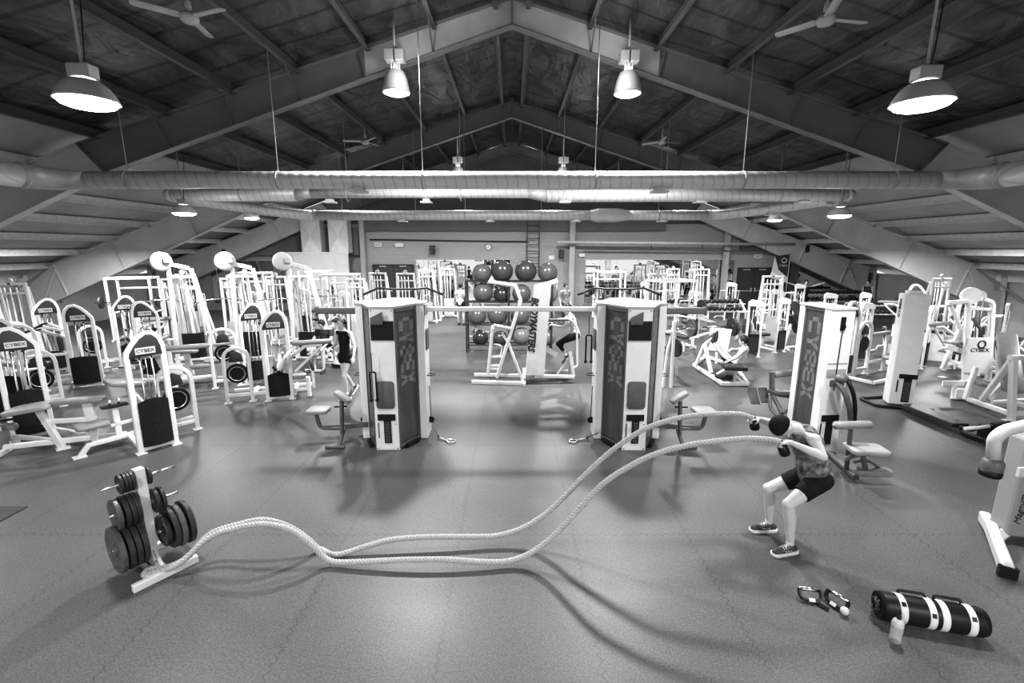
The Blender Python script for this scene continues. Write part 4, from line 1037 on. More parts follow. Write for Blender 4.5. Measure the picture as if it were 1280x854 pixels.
plate(.09, .022, .068, y, z, 'small iron plate alone on the top right peg of the plate tree', 'small plates on the plate tree')

# ================================================================== BATTLE ROPE
def smooth_path(P, step=.02):
    """Catmull-Rom through the points, evenly sampled"""
    P = [V(p) for p in P]; P = [P[0] * 2 - P[1]] + P + [P[-1] * 2 - P[-2]]
    out = []
    for i in range(1, len(P) - 2):
        n = max(2, int((P[i + 1] - P[i]).length / step))
        for k in range(n):
            t = k / n; a, b, c, d = P[i - 1:i + 3]
            out.append(.5 * ((2 * b) + (c - a) * t + (2 * a - 5 * b + 4 * c - d) * t * t + (3 * b - a - 3 * c + d) * t ** 3))
    out.append(P[-2]); return out
def rope_mesh(m, path, R=.0275, pitch=.105):
    L = 0; pr = path[0]; nrm = V((0, .3, 1)); strands = [[], [], []]
    for i, p in enumerate(path):
        L += (p - pr).length; pr = p
        t = (path[min(i + 1, len(path) - 1)] - path[max(i - 1, 0)]).normalized()
        t, n, b = frame_from(t, nrm); nrm = n
        for k in range(3):
            a = 2 * PI * (L / pitch + k / 3)
            strands[k].append(p + (n * math.cos(a) + b * math.sin(a)) * R * .52)
    for s in strands: m.tube(s, R * .56, 7)
HF = V((2.56, 4.72, 1.335)); HN = V((2.60, 4.27, 1.265))       # far and near hand
def ropept(L): return [D(x, y, Y) for x, y, Y in L]
upper = [V((-3.42, 4.0, .06)), V((-3.2, 4.1, .12))] + ropept([(262, 668, 4.28), (300, 655, 4.3), (330, 650, 4.33), (360, 658, 4.35), (385, 674, 4.37), (402, 690, 4.38)]) + ropept([(414, 695, 4.3), (433, 691, 4.31), (457.5, 683, 4.36), (486.6, 675.3, 4.41), (520, 672, 4.44), (559, 671, 4.46), (598, 671, 4.48), (622, 669.5, 4.5), (651, 661, 4.54), (680, 644, 4.59), (704.5, 622, 4.63), (729, 596, 4.66), (758, 569, 4.69), (782, 551, 4.7), (806, 536.5, 4.7), (835, 526, 4.71), (864, 520, 4.72), (898, 517.5, 4.72), (925, 518, 4.72)]) + [HF + V((-.03, 0, .01)), HF]
lower = [V((-3.46, 3.96, .06)), V((-3.24, 4.04, .1))] + ropept([(262, 672, 4.2), (296, 660, 4.2), (330, 655, 4.2), (362, 662, 4.2), (388, 680, 4.18), (404, 696, 4.17), (419, 702.5, 4.15), (448, 702.5, 4.13), (501, 700, 4.12), (554, 699.5, 4.12), (603, 702.5, 4.12), (632, 702, 4.14), (656, 695, 4.17), (680, 680, 4.2), (704.5, 657.5, 4.22), (729, 631, 4.24), (753, 605.5, 4.26), (782, 586, 4.27), (816, 569, 4.28), (855, 558, 4.28), (893, 552, 4.28), (932, 548.5, 4.28), (960, 549.5, 4.27)]) + [HN]
t = thing('battle_rope', 'thick pale twisted battle rope waving from the plate tree to the man', 'rope')
for k, P in enumerate((upper, lower)):
    # keep the rope above the floor
    path = [V((p.x, p.y, max(p.z, .026))) for p in smooth_path(P, .012)]
    m = MB(); rope_mesh(m, path); m.build('rope_strand', 'rope', t)
    h = HF if k == 0 else HN
    d = V((.02, -.01, -.12)) if k == 0 else V((.05, -.02, -.13))
    MB().lathe([(0, -.02), (.022, -.02), (.026, 0), (.028, .03), (.046, .045), (.048, d.length - .015), (.038, d.length), (0, d.length + .004)], h, d, 18).build('grip_sleeve', 'black', t)
# loop round the tree foot
m = MB(); rope_mesh(m, [V((-3.44 + .07 * math.cos(a), 3.99 + .06 * math.sin(a), .06)) for a in [i * .08 + .2 for i in range(60)]]); m.build('rope_loop', 'rope', t)

# ================================================================== BAG, BOTTLE, GRIPS, MAT
A = G(1122, 792); B = G(1238, 806)
A = V((3.12, 3.50, 0)); B = V((3.84, 3.30, 0)); R = .115
bx = (B - A).normalized(); ang = math.atan2(bx.y, bx.x); Lb = (B - A).length
t = thing('sandbag', 'black cylindrical weight bag with four white bands lying on the floor', 'bag', (A.x, A.y, R + .003), ang)
MB().lathe([(0, .03), (.06, .028), (.085, .02), (R * .93, 0), (R, .04), (R * .99, Lb / 2), (R, Lb - .05), (R * .9, Lb - .01), (.06, Lb), (0, Lb)], (0, 0, 0), (1, 0, 0), 36).build('body', 'black', t)
for k, u in enumerate((.2, .47, .585, .83)):
    b = MB().lathe([(R + .001, -.026), (R + .004, -.024), (R + .004, .024), (R + .001, .026)], (Lb * u, 0, 0), (1, 0, 0), 36).build('white_band', 'label_white', t)
    if k != 2: MB().box(None, (.03, .034, .004), mtx=T(Lb * u, 0, 0) @ RX(38 if k == 0 else 62 if k == 1 else 50) @ T(0, 0, R + .005)).build('logo_patch', 'black', b)
for u in (.34, .68): MB().tube(fillet([(Lb * (u - .13), .05, R * .88), (Lb * (u - .12), .07, R * 1.08), (Lb * (u + .12), .07, R * 1.08), (Lb * (u + .13), .05, R * .88)], .03), .012, 8).build('handle', 'black', t)
m = MB()
for k in range(5): m.tube(fillet([(.0, .06 * math.cos(k), .07 * math.sin(k)), (-.03, .05 * math.cos(k + 1), .05 * math.sin(k + 1)), (.0, .06 * math.cos(k + 1.6), .06 * math.sin(k + 1.6))], .03), .012, 6)
m.build('end_strap', 'dark_metal', t)
t = thing('water_bottle', 'clear plastic water bottle with pale shoulder standing by the black bag', 'bottle', (3.08, 3.24, 0))
MB().lathe([(0, 0), (.036, 0), (.042, .01), (.038, .06), (.042, .1), (.042, .15)], n=24).build('base', 'clear_plastic', t)
MB().lathe([(.042, .15), (.041, .17), (.036, .19), (.02, .208), (.014, .212)], n=24).build('shoulder', 'offwhite', t)
MB().lathe([(.016, .21), (.016, .232), (.008, .236), (.008, .248), (0, .25)], n=20).build('cap', 'black', t)
def grip(label, loc, rz, tilt):
    t = thing('push_up_grip', label, 'exercise grip', loc, rz)
    mm = Matrix.Rotation(tilt, 4, 'X')
    pts = [mm @ V(p) for p in ((-.085, 0, .1), (-.09, 0, .05), (-.07, 0, .02), (-.03, 0, .012), (.03, 0, .012), (.07, 0, .02), (.09, 0, .05), (.085, 0, .1))]
    MB().rail(pts, .045, .018, n=mm.to_3x3() @ V((0, 1, 0))).build('strap_frame', 'black', t)
    MB().tube([mm @ V((-.085, 0, .1)), mm @ V((.085, 0, .1))], .017, 12).build('handle', 'chrome', t)
    MB().box(None, (.05, .03, .006), mtx=mm @ T(0, -.026, .014) @ RX(90)).build('badge', 'label_white', t)
    return t
p = G(1014, 754); grip('black strapped hand grip with chrome bar lying on the floor, left of the pair', (p.x, p.y, .012), -.2, -.7)
p = G(1042, 759); g2 = grip('black strapped hand grip with chrome bar and pale knob, right of the pair', (p.x, p.y, .012), -1.15, -.5)
MB().sphere((.1, -.02, .035), .035, 8).build('knob', 'offwhite', g2)
t = thing('joining_strap', 'short black strap joining the two hand grips on the floor', 'strap', (0, 0, 0))
a, b = G(1022, 757), G(1036, 764)
MB().rail([(a.x, a.y, .012), ((a.x + b.x) / 2, (a.y + b.y) / 2 - .01, .02), (b.x, b.y, .012)], .03, .012).build('webbing', 'black', t)
a = [G(-20, 655), G(0, 652), G(35, 633), G(-25, 632)]
t = tag(MB().prism([(-.8, -.4), (.0, -.4), (.0, .4), (-.8, .4)], .012, T(-5.92, 4.84, .008) @ RX(90)).build('floor_mat', 'shroud', bevel=.003), 'dark rectangular rubber mat at the left edge of the floor', 'mat')
# ================================================================== PEOPLE
def remeshed(name, mb, m, parent, vox=.011, smooth=4, cuts=()):
    o = mb.build('tmp', m)
    r = o.modifiers.new('r', 'REMESH'); r.mode = 'VOXEL'; r.voxel_size = vox; r.use_smooth_shade = True
    if smooth:
        s = o.modifiers.new('s', 'SMOOTH'); s.iterations = smooth; s.factor = .5
    dg = bpy.context.evaluated_depsgraph_get()
    me = bpy.data.meshes.new_from_object(o.evaluated_get(dg)); bpy.data.objects.remove(o)
    if cuts:
        bm = bmesh.new(); bm.from_mesh(me)
        for co, no in cuts:
            bmesh.ops.bisect_plane(bm, geom=bm.verts[:] + bm.edges[:] + bm.faces[:], plane_co=co, plane_no=no, clear_outer=True)
        bm.to_mesh(me); bm.free()
    me.materials.clear(); me.materials.append(M[m]); me.name = name
    me.polygons.foreach_set('use_smooth', [True] * len(me.polygons))
    ob = bpy.data.objects.new(name, me); COL.objects.link(ob)
    if parent: ob.parent = parent
    return ob
def lerp(a, b, t): return V(a) * (1 - t) + V(b) * t
def hand(m, wrist, palm_dir, palm_nrm, curl=.6, s=1.0, thumb=1):
    """palm plus four curled fingers and a side thumb"""
    d, n, b = frame_from(V(palm_dir), V(palm_nrm))    # d: towards fingers, n: palm normal, b: across
    w = V(wrist)
    m.cone(w, w + d * .03 * s, .026 * s, .03 * s, 10)
    for k in range(4):
        off = b * ((k - 1.5) * .019 * s)
        m.cone(w + d * .02 * s + off * .6, w + d * .085 * s + off, .015 * s, .0125 * s, 8)
        L = (.036, .042, .039, .03)[k] * s; p = w + d * .085 * s + off; a = 0
        for j in range(3):
            a += curl * (1.0 if j else .7)
            q = p + (d * math.cos(a) + n * math.sin(a)) * L * (1, .72, .58)[j]
            m.cone(p, q, (.0105, .0095, .0085)[j] * s, (.0095, .0085, .0075)[j] * s, 8); p = q
    p = w + d * .025 * s - b * (.03 * s * thumb); q = p + (d * .5 - b * .7 * thumb + n * .4).normalized() * .04 * s
    m.cone(w + d * .01 * s, p, .017 * s, .0145 * s, 8); m.cone(p, q, .0135 * s, .0115 * s, 8)
    m.cone(q, q + (d * .8 + n * .5 * curl).normalized() * .03 * s, .0115 * s, .0095 * s, 8)
def person(label, J, loc=(0, 0, 0), rz=0, face=None, group=None, skin='skin', top='cloth_gray', top_sleeve=False, bottom='cloth_black', bottom_len=.5, hair='hair', hairstyle='short', cap=None, vox=.012, curl=.5, bulk=1.0, far=False, shoes='shoe_mesh', hold_n=None, headset=False, chest=None):
    chest = chest or bulk
    """J: joints; face: direction the face looks"""
    t = thing('person', label, 'person', loc, rz, group)
    J = {k: V(v) for k, v in J.items()}
    face = V(face or (1, 0, 0)).normalized()
    up = (J['head'] - J['neck']).normalized()
    f = (face - up * face.dot(up)).normalized(); side = up.cross(f)
    B = bulk; m = MB()
    sm = (J['ls'] + J['rs']) / 2; hm = (J['lh'] + J['rh']) / 2; sd = (J['ls'] - J['rs']).normalized(); spine = (sm - hm).normalized()
    fw = sd.cross(spine).normalized()
    if fw.dot(f) < 0: fw = -fw
    # head
    hd = Matrix((f, side, up)).transposed()
    m.sphere(J['head'] + up * .015, .1, 10, (.98, .8, 1.1), hd)
    m.sphere(J['head'] - up * .06 + f * .03, .07, 8, (.9, .82, .85), hd)
    m.sphere(J['head'] - up * .095 + f * .065, .028, 6, (.8, 1, .7), hd)
    m.cone(J['head'] + f * .09 + up * .0, J['head'] + f * .108 - up * .028, .009, .014, 6)
    m.cone(J['head'] + f * .083 - up * .058 + side * .016, J['head'] + f * .083 - up * .058 - side * .016, .009, .009, 6)
    for s in (-1, 1): m.sphere(J['head'] + side * (.083 * s) - up * .015, .026, 6, (.9, .35, 1.2), hd)
    m.cone(J['neck'] - up * .02, J['head'] - up * .05, .056 * B, .052, 12)
    # torso
    def tors(mm, e=0.0, low=True):
        wS = (J['ls'] - J['rs']).length
        for u, rx, ry in ((.0, .135, .1), (.2, .13, .095), (.42, .12, .088), (.62, .135, .1), (.8, .15, .105), (.95, .12, .085)):
            if not low and u < .1: continue
            c = lerp(hm, sm, u); R3 = Matrix((fw, sd, spine)).transposed()
            mm.sphere(c, 1, 8, ((ry * chest + e), (rx * chest + e), .12), R3)
        mm.cone(lerp(J['ls'], J['rs'], .12), lerp(J['ls'], J['rs'], .88), .058 * B + e, .058 * B + e, 10)
        mm.cone(lerp(sm, hm, .05), J['neck'], .075 * B + e * .6, .055 * B + e * .3, 10)
    tors(m)
    for a in 'lr':
        S, E_, W = J[a + 's'], J[a + 'e'], J[a + 'w']
        m.sphere(S, .06 * B, 8); m.cone(S, lerp(S, E_, .5), .052 * B, .047 * B, 10); m.cone(lerp(S, E_, .5), E_, .047 * B, .038 * B, 10)
        m.cone(E_, lerp(E_, W, .3), .038 * B, .039 * B, 10); m.cone(lerp(E_, W, .3), W, .039 * B, .025 * B, 10)
        hn = J.get(a + 'n', V((0, 0, -1))); hdr = J.get(a + 'd', (W - E_).normalized())
        hand(m, W, hdr, hn, curl, 1.0 if not far else 1.1, 1 if a == 'l' else -1)
        H, K, A_ = J[a + 'h'], J[a + 'k'], J[a + 'a']
        m.sphere(H, .095 * B, 8); m.cone(H, lerp(H, K, .4), .092 * B, .078 * B, 12); m.cone(lerp(H, K, .4), K, .078 * B, .053 * B, 12)
        m.sphere(K, .056 * B, 8)
        back = (K - (H + A_) / 2); back = -back.normalized() if back.length > .02 else -fw
        m.cone(K, lerp(K, A_, .32) + back * .012, .052 * B, .056 * B, 12); m.cone(lerp(K, A_, .32) + back * .012, A_, .056 * B, .034 * B, 12)
        TO = J[a + 't']; m.cone(A_, lerp(A_, TO, .35), .034, .026, 8)
    remeshed('body', m, skin, t, vox, 5)
    # clothing
    c = MB(); tors(c, .013, low=False); c.cone(lerp(hm, sm, -.05), lerp(hm, sm, .35), .13 * chest, .12 * chest, 16)
    c.sphere(lerp(hm, sm, .03), 1, 10, (.128 * max(B, chest * .93), .165 * B, .13), Matrix((fw, sd, spine)).transposed())
    if top_sleeve:
        for a in 'lr': c.cone(J[a + 's'], lerp(J[a + 's'], J[a + 'e'], .55), .072 * B, .062 * B, 12)
    cuts = [(lerp(hm, sm, -.12), -spine)]
    if not top_sleeve:
        cuts += [(J['ls'] - sd * .02, sd), (J['rs'] + sd * .02, -sd)]
    cuts += [(J['neck'] - up * .015 + spine * .0, (up + spine).normalized())]
    remeshed('shirt', c, top, t, vox, 3, cuts)
    c = MB(); R3 = Matrix((fw, sd, spine)).transposed(); c.sphere(hm, 1, 10, (.125 * B, .16 * B, .12), R3)
    cuts = [(lerp(hm, sm, .22), spine)]
    for a in 'lr':
        H, K, A_ = J[a + 'h'], J[a + 'k'], J[a + 'a']
        c.sphere(H, .108 * B, 8)
        if bottom_len <= 1:
            c.cone(H, lerp(H, K, bottom_len), .106 * B, (.106 - .04 * bottom_len) * B, 14, ends=False)
        else:
            c.cone(H, K, .104 * B, .066 * B, 14); c.cone(K, lerp(K, A_, bottom_len - 1), .066 * B, .05 * B, 12, ends=False)
    remeshed('trousers' if bottom_len > 1 else 'shorts', c, bottom, t, vox, 3, cuts)
    # shoes
    for a in 'lr':
        A_, TO = J[a + 'a'], J[a + 't']; d = (TO - A_)
        if A_.z < .13: d.z = 0
        d.normalize(); z = V((0, 0, 1)) if abs(d.z) < .8 else fw
        dd, u2, s2 = frame_from(d, z)
        heel = A_ - u2 * .04 - dd * .05; toe = A_ - u2 * .05 + dd * .175
        c = MB(); c.cone(heel, lerp(heel, toe, .5), .04, .045, 10); c.cone(lerp(heel, toe, .45), toe, .045, .035, 10); c.cone(A_ - u2 * .01, A_ - u2 * .04 + dd * .05, .046, .044, 10)
        sh = remeshed('shoe', c, shoes, t, max(vox * .8, .008), 2)
        if not far:
            R4 = Matrix((dd, s2, u2)).transposed().to_4x4(); R4.translation = A_ - u2 * .073 + dd * .06
            MB().pad(None, (.315, .104, .032), mtx=R4, r=.045, bev=.008).build('sole', 'label_white', sh)
            mm = MB()
            for k in range(4): p = A_ + dd * (.045 + k * .024) + u2 * (.008 - k * .008); mm.tube([p - s2 * .032 - u2 * .014, p + u2 * .002, p + s2 * .032 - u2 * .014], .006, 5)
            mm.build('laces', 'label_white', sh)
            mm = MB()
            for q in (-1, 1):
                for k in range(3): mm.tube([A_ + dd * (.0 + k * .03) + s2 * q * .041 - u2 * .06, A_ + dd * (.03 + k * .03) + s2 * q * .042 - u2 * .03], .005, 5)
            mm.build('side_stripes', 'offwhite', sh)
            MB().cone(A_ + (J[a + 'k'] - A_).normalized() * .01, A_ + (J[a + 'k'] - A_).normalized() * .055, .038, .039, 14, ends=False).build('sock', 'label_white', sh)
    # hair / cap
    hc = J['head'] + up * .015
    if cap:
        c = MB(); c.sphere(hc + up * .008 - f * .004, .1, 14, (1.1, .93, 1.14), hd)
        o = remeshed('cap', c, cap, t, .008, 2, [(hc - up * .0 + f * .0, (-up + f * .25).normalized())])
        mm = MB(); mm.lathe([(.001, 0), (.014, 0), (.014, .006), (.001, .006)], hc + side * -.09 + f * .02 + up * .012, -side, 10); mm.build('cap_badge', 'label_white', o)
    else:
        c = MB(); c.sphere(hc + up * .012 - f * .012, .1, 12, (1.04, .92, 1.1), hd)
        if hairstyle == 'bun': c.sphere(hc + up * .1 - f * .06, .04, 8); 
        if hairstyle == 'pony': c.cone(hc + up * .03 - f * .1, hc - up * .12 - f * .14, .035, .015, 8)
        remeshed('hair', c, hair, t, .01, 2, [(hc + up * .02 + f * .062, (f - up * .35).normalized())] if not hairstyle == 'bald' else [])
    for s in (-1, 1):
        MB().sphere(J['head'] + f * .088 + side * (.032 * s) + up * .005, .009, 6, (.6, 1.2, .8), hd).build('eye', 'black', t)
    if headset:
        mm = MB(); mm.lathe([(.1, -.012), (.108, -.012), (.108, .012), (.1, .012)], hc, f, 24)
        for s in (-1, 1): mm.disc(hc + side * (.092 * s) - up * .01, .035, .03, side, 16)
        mm.build('headphones', 'black', t)
    return t
# local pose tables: x is forward
def std(**k):
    J = dict(head=(.02, 0, 1.60), neck=(0, 0, 1.46), ls=(0, .18, 1.40), rs=(0, -.18, 1.40), le=(-.04, .24, 1.13), re=(-.04, -.24, 1.13), lw=(.06, .25, .9), rw=(.06, -.25, .9),
             lh=(0, .09, .9), rh=(0, -.09, .9), lk=(.02, .1, .5), rk=(.02, -.1, .5), la=(-.02, .11, .085), ra=(-.02, -.11, .085), lt=(.14, .13, .04), rt=(.14, -.13, .04))
    J.update(k); return J
def sit(**k):
    J = dict(head=(.03, 0, 1.22), neck=(0, 0, 1.08), ls=(0, .18, 1.02), rs=(0, -.18, 1.02), le=(.12, .24, .8), re=(.12, -.24, .8), lw=(.34, .16, .74), rw=(.34, -.16, .74),
             lh=(0, .1, .56), rh=(0, -.1, .56), lk=(.42, .16, .58), rk=(.42, -.16, .58), la=(.46, .18, .085), ra=(.46, -.18, .085), lt=(.62, .2, .04), rt=(.62, -.2, .04))
    J.update(k); return J
# the man with the ropes, world coordinates, facing left
man = dict(head=(2.70, 4.44, 1.36), neck=(2.85, 4.47, 1.325), ls=(2.93, 4.28, 1.28), rs=(2.96, 4.66, 1.265), le=(2.945, 4.15, 1.165), re=(2.79, 4.74, 1.27),
           lw=(2.68, 4.25, 1.27), rw=(2.62, 4.72, 1.33), lh=(3.16, 4.44, .78), rh=(3.18, 4.62, .77), lk=(2.79, 4.33, .57), rk=(2.80, 4.72, .53), la=(2.88, 4.36, .09), ra=(2.87, 4.75, .09),
           lt=(2.72, 4.32, .04), rt=(2.70, 4.74, .04), ln=(0, 0, -1), rn=(0, 0, -1), ld=(-1, .1, -.05), rd=(-1, 0, .02))
person('man in dark beanie, camouflage tank top and black shorts swinging battle ropes', man, face=(-.8, -.15, -.62), skin='skin', top='camo', bottom='cloth_black', bottom_len=.62, cap='cloth_black', vox=.008, curl=1.25, bulk=1.08, chest=1.28)
# woman walking beside the left tower
person('young woman in black tank top and shorts with headphones walking behind the left cable tower',
       std(le=(.02, .3, 1.14), lw=(.16, .38, .95), re=(-.02, -.24, 1.14), rw=(.22, -.16, 1.1), lk=(.16, .09, .52), la=(.12, .1, .1), lt=(.27, .1, .05), rk=(-.04, -.1, .5), ra=(-.28, -.1, .16), rt=(-.16, -.1, .06)),
       (-3.48, 9.55, 0), math.radians(-115), skin='skin_light', top='cloth_black', bottom='cloth_black', bottom_len=.35, hair='hair_mid', hairstyle='bun', bulk=.86, headset=True)
# climber on the central machine
person('person in white top and dark leggings pulling up on the central dip machine', std(head=(.02, 0, 1.72), neck=(-.04, 0, 1.60), ls=(-.07, .18, 1.54), rs=(-.07, -.18, 1.54), le=(.1, .22, 1.32), re=(.1, -.22, 1.32), lw=(.3, .2, 1.36), rw=(.3, -.2, 1.36), lh=(-.2, .09, 1.1), rh=(-.2, -.09, 1.1), lk=(.16, .1, .95), rk=(.2, -.1, .88), la=(.02, .1, .62), ra=(-.06, -.1, .55), lt=(.12, .1, .5), rt=(.08, -.1, .47)),
       (1.3, 10.9, 0), math.radians(180), top='cloth_white', top_sleeve=True, bottom='cloth_black', bottom_len=1.6, hairstyle='pony', bulk=.9)
# leg press user, seen from behind
person('person reclining in the right leg press with dark leggings and white tank top', sit(head=(-.05, 0, 1.0), neck=(-.06, 0, .87), ls=(-.1, .18, .8), rs=(-.1, -.18, .8), le=(.04, .27, .62), re=(.04, -.27, .62), lw=(.22, .22, .5), rw=(.22, -.22, .5), lh=(.12, .1, .36), rh=(.12, -.1, .36), lk=(.42, .15, .72), rk=(.42, -.15, .72), la=(.62, .13, .95), ra=(.62, -.13, .95), lt=(.62, .14, 1.1), rt=(.62, -.14, 1.1)),
       (5.35, 10.75, 0), math.radians(145), top='cloth_white', bottom='cloth_black', bottom_len=1.7, bulk=.88, vox=.014, far=True)
person('man in dark t-shirt sitting on a bench behind the left tower arm', sit(lw=(.4, .2, .66), rw=(.4, -.2, .66), neck=(.06, 0, 1.06), head=(.12, 0, 1.18)), (-4.9, 12.1, .0), math.radians(-100), top='cloth_dark', top_sleeve=True, bottom='cloth_black', bottom_len=.7, vox=.014, far=True, bulk=1.05)
person('man in white shirt standing in the aisle left of the ball rack', std(), (-2.1, 19.2, 0), math.radians(70), top='cloth_white', top_sleeve=True, bottom='cloth_black', bottom_len=.6, vox=.018, far=True)
person('person in white leaning over a bench in the rear aisle', std(head=(.3, 0, 1.42), neck=(.2, 0, 1.3), ls=(.16, .17, 1.24), rs=(.16, -.17, 1.24), le=(.3, .22, 1.0), re=(.3, -.22, 1.0), lw=(.45, .2, .85), rw=(.45, -.2, .85)), (-1.35, 17.6, 0), math.radians(-80), top='cloth_white', top_sleeve=True, bottom='cloth_gray', bottom_len=.9, vox=.018, far=True)
person('person in grey standing by the middle rear column', std(), (2.15, 19.0, 0), math.radians(-60), top='cloth_gray', top_sleeve=True, bottom='cloth_dark', bottom_len=1.6, vox=.018, far=True)
person('blond person in white shirt among the far left machines', std(lw=(.25, .3, 1.0)), (-10.1, 18.6, 0), math.radians(-60), top='cloth_white', top_sleeve=True, bottom='cloth_black', bottom_len=.5, hair='offwhite', vox=.018, far=True)
person('person in dark clothes spreading both arms in front of the banner', std(le=(0, .42, 1.5), lw=(.05, .62, 1.6), re=(0, -.42, 1.48), rw=(.05, -.62, 1.55)), (13.2, 21.2, 0), math.radians(-110), top='cloth_black', top_sleeve=True, bottom='cloth_black', bottom_len=1.6, vox=.018, far=True)
person('person in white t-shirt sitting at a machine at the left rear', sit(), (-11.5, 14.6, 0), math.radians(-30), top='cloth_white', top_sleeve=True, bottom='cloth_dark', bottom_len=1.5, vox=.018, far=True)
person('person in dark vest standing near the right rear rack of dumbbells', std(), (16.1, 21.3, 0), math.radians(-160), top='cloth_dark', bottom='cloth_black', bottom_len=.6, vox=.018, far=True)
person('person in pale shirt walking along the far right rear aisle', std(), (10.5, 19.5, 0), math.radians(-160), top='cloth_gray', top_sleeve=True, bottom='cloth_black', bottom_len=1.6, vox=.018, far=True)
# ================================================================== BALL RACK
t = thing('ball_rack', 'dark four tier rack of exercise balls in the central aisle', 'rack', (0, 14.3, 0))
zs = [.42, .98, 1.48, 2.06]
zs = [round(D(640, y, 14.3).z - dz, 3) for y, dz in ((422, .2), (396, .22), (368, .22), (341, .25))]
for x in (-1.38, -.1, 1.2):
    for y in (-.3, .3): MB().rail([(x, y, 0), (x, y, zs[3] + .03)], .05, .05).build('upright', 'dark_metal', t)
for z in zs:
    m = MB()
    for y in (-.19, .19): m.rail([(-1.38, y, z), (1.2, y, z)], .035, .045)
    for x in (-1.38, -.1, 1.2): m.rail([(x, -.3, z), (x, .3, z)], .035, .045)
    m.build('shelf_rail', 'dark_metal', t)
balls = [(3, 603, .3, 1), (3, 628, .345, 0), (3, 657, .345, 0), (3, 684, .31, 1), (2, 604, .32, 1), (2, 627.5, .27, 2), (2, 652, .3, 1), (2, 686, .29, 3), (1, 596, .3, 1), (1, 622, .32, 1), (1, 650, .3, 1), (1, 684, .29, 3), (0, 600, .26, 2), (0, 625, .25, 0), (0, 652, .3, 3), (0, 685, .27, 3)]
rn = ['bottom', 'lower middle', 'upper middle', 'top']; cn = ['first', 'second', 'third', 'fourth']
cnt = {}
for r_, px, R, mt in balls:
    k = cnt.get(r_, 0); cnt[r_] = k + 1
    x = D(px, 380, 14.3).x; R = R * .95
    z = zs[r_] + .012 + math.sqrt(R * R - .175 ** 2)
    shade = ['grey', 'mid grey', 'dark', 'pale grey'][mt]
    o = thing('exercise_ball', '%s exercise ball, %s from left, %s shelf of the ball rack' % (shade, cn[k], rn[r_]), 'exercise ball', (x, 14.3, z), random.random() * 6, 'exercise balls on the rack')
    MB().sphere((0, 0, 0), R, 18).build('ball_skin', 'ball%d' % mt, o)
    m = MB(); m.lathe([(0, .0), (.018, .0), (.018, .01), (0, .01)], (R * .9, 0, R * .43), (.9, 0, .43), 12); m.build('valve_plug', 'black', o)

# ================================================================== CENTRAL DIP MACHINE
t = thing('dip_and_knee_raise_machine', 'tall white dip and knee raise machine with vertical lettering in the central aisle', 'machine', (.3, 10.7, 0))
def q(x, y, Y): return D(x, y, Y) - V((.3, 10.7, 0))
def gq(x, y): return G(x, y) - V((.3, 10.7, 0))
Yf, Yb = 10.35, 11.25
m = MB()
for a, b in (((590, 480), (657, 482)), ((593, 471), (650, 472))): m.rail([gq(*a) + V((0, 0, .05)), gq(*b) + V((0, 0, .05))], .09, .08)
m.rail([gq(655, 484) + V((0, 0, .05)), gq(655, 464) + V((0, 0, .05))], .08, .08)
m.build('base_rail', 'white_metal', t)
m = MB()
for Y in (10.5, 11.1):
    m.rail([q(621, 472, Y), q(651, 376, Y), q(644, 357, Y), q(612, 352, Y)], .1, .075, n=(0, 1, 0))
    m.rail([q(655, 480, Y), q(635, 428, Y), q(628, 417, Y)], .08, .06, n=(0, 1, 0))
m.rail([q(612, 352, 10.5), q(612, 352, 11.1)], .06, .06)
m.rail([q(610, 470, 10.6), q(616, 410, 10.6)], .07, .06); m.rail([q(610, 465, 11.0), q(616, 407, 11.0)], .07, .06)
for y in (461, 457, 446): m.rail([q(611, y, 10.6), q(627, y, 10.6)], .05, .05)
m.tube(fillet([q(616, 430, 10.6), q(628, 432, 10.6), q(626, 446, 10.6), q(615, 447, 10.6)], .1), .02, 8); m.build('frame', 'white_metal', t)
MB().pad(None, (.1, .34, .9), mtx=T(*q(644, 400, 10.8)) @ RY(14), r=.03).build('back_pad', 'mid_gray_metal', t)
for Y in (10.5, 11.1): MB().pad(None, (.42, .12, .07), mtx=T(*q(628, 409, Y)) @ RY(12), r=.04).build('arm_pad', 'offwhite', t)
# slanted lettered column
c0, c1 = q(667, 468, 10.6), q(676, 357, 10.6); wv = .19
m = MB(); n_ = 2
m.prism([(c0.x - .2, c0.z), (c0.x + .24, c0.z), (c1.x + .22, c1.z), (c1.x - .14, c1.z)], .22, T(0, c0.y, 0)); col_ = m.build('lettered_column', 'white_metal', t, bevel=.008)
d = V((c1.x - c0.x, 0, c1.z - c0.z)).normalized()
text_mesh('lettering', 'BODYMASTERS', .21, 'dark_metal', face_mtx((c0.x - .03, c0.y - .113, 1.42), -d, (d.z, 0, -d.x)), col_, squash=.86, bold=.012, font_shear=.25)
m = MB(); m.rail([c1 + V((-.12, 0, -.06)), q(697, 351, 10.6)], .1, .08); m.rail([c1 + V((-.12, .4, -.06)), q(697, 351, 11.0)], .08, .07); m.rail([q(668, 470, 10.6), q(718, 471, 10.6)], .08, .08); m.rail([q(668, 464, 11.2), q(716, 464, 11.2)], .07, .07)
m.rail([q(717, 470, 10.6), q(713, 443, 10.6), q(712, 470, 11.2)], .07, .06); m.rail([q(696, 468, 10.8), q(714, 445, 10.8)], .05, .05)
m.rail([q(679, 434, 10.7), q(696, 444, 10.7)], .12, .06)
m.tube(fillet([q(680, 402, 10.6), q(712, 398, 10.6), q(721, 408, 10.6), q(722, 458, 10.6), q(716, 460, 10.6)], .25), .025, 8); m.tube(fillet([q(680, 402, 11.1), q(709, 398, 11.1), q(718, 408, 11.1), q(719, 455, 11.1)], .25), .025, 8)
m.tube([q(697, 351, 10.6), q(693, 372, 10.7)], .014, 6)
m.build('climber_frame', 'white_metal', t)
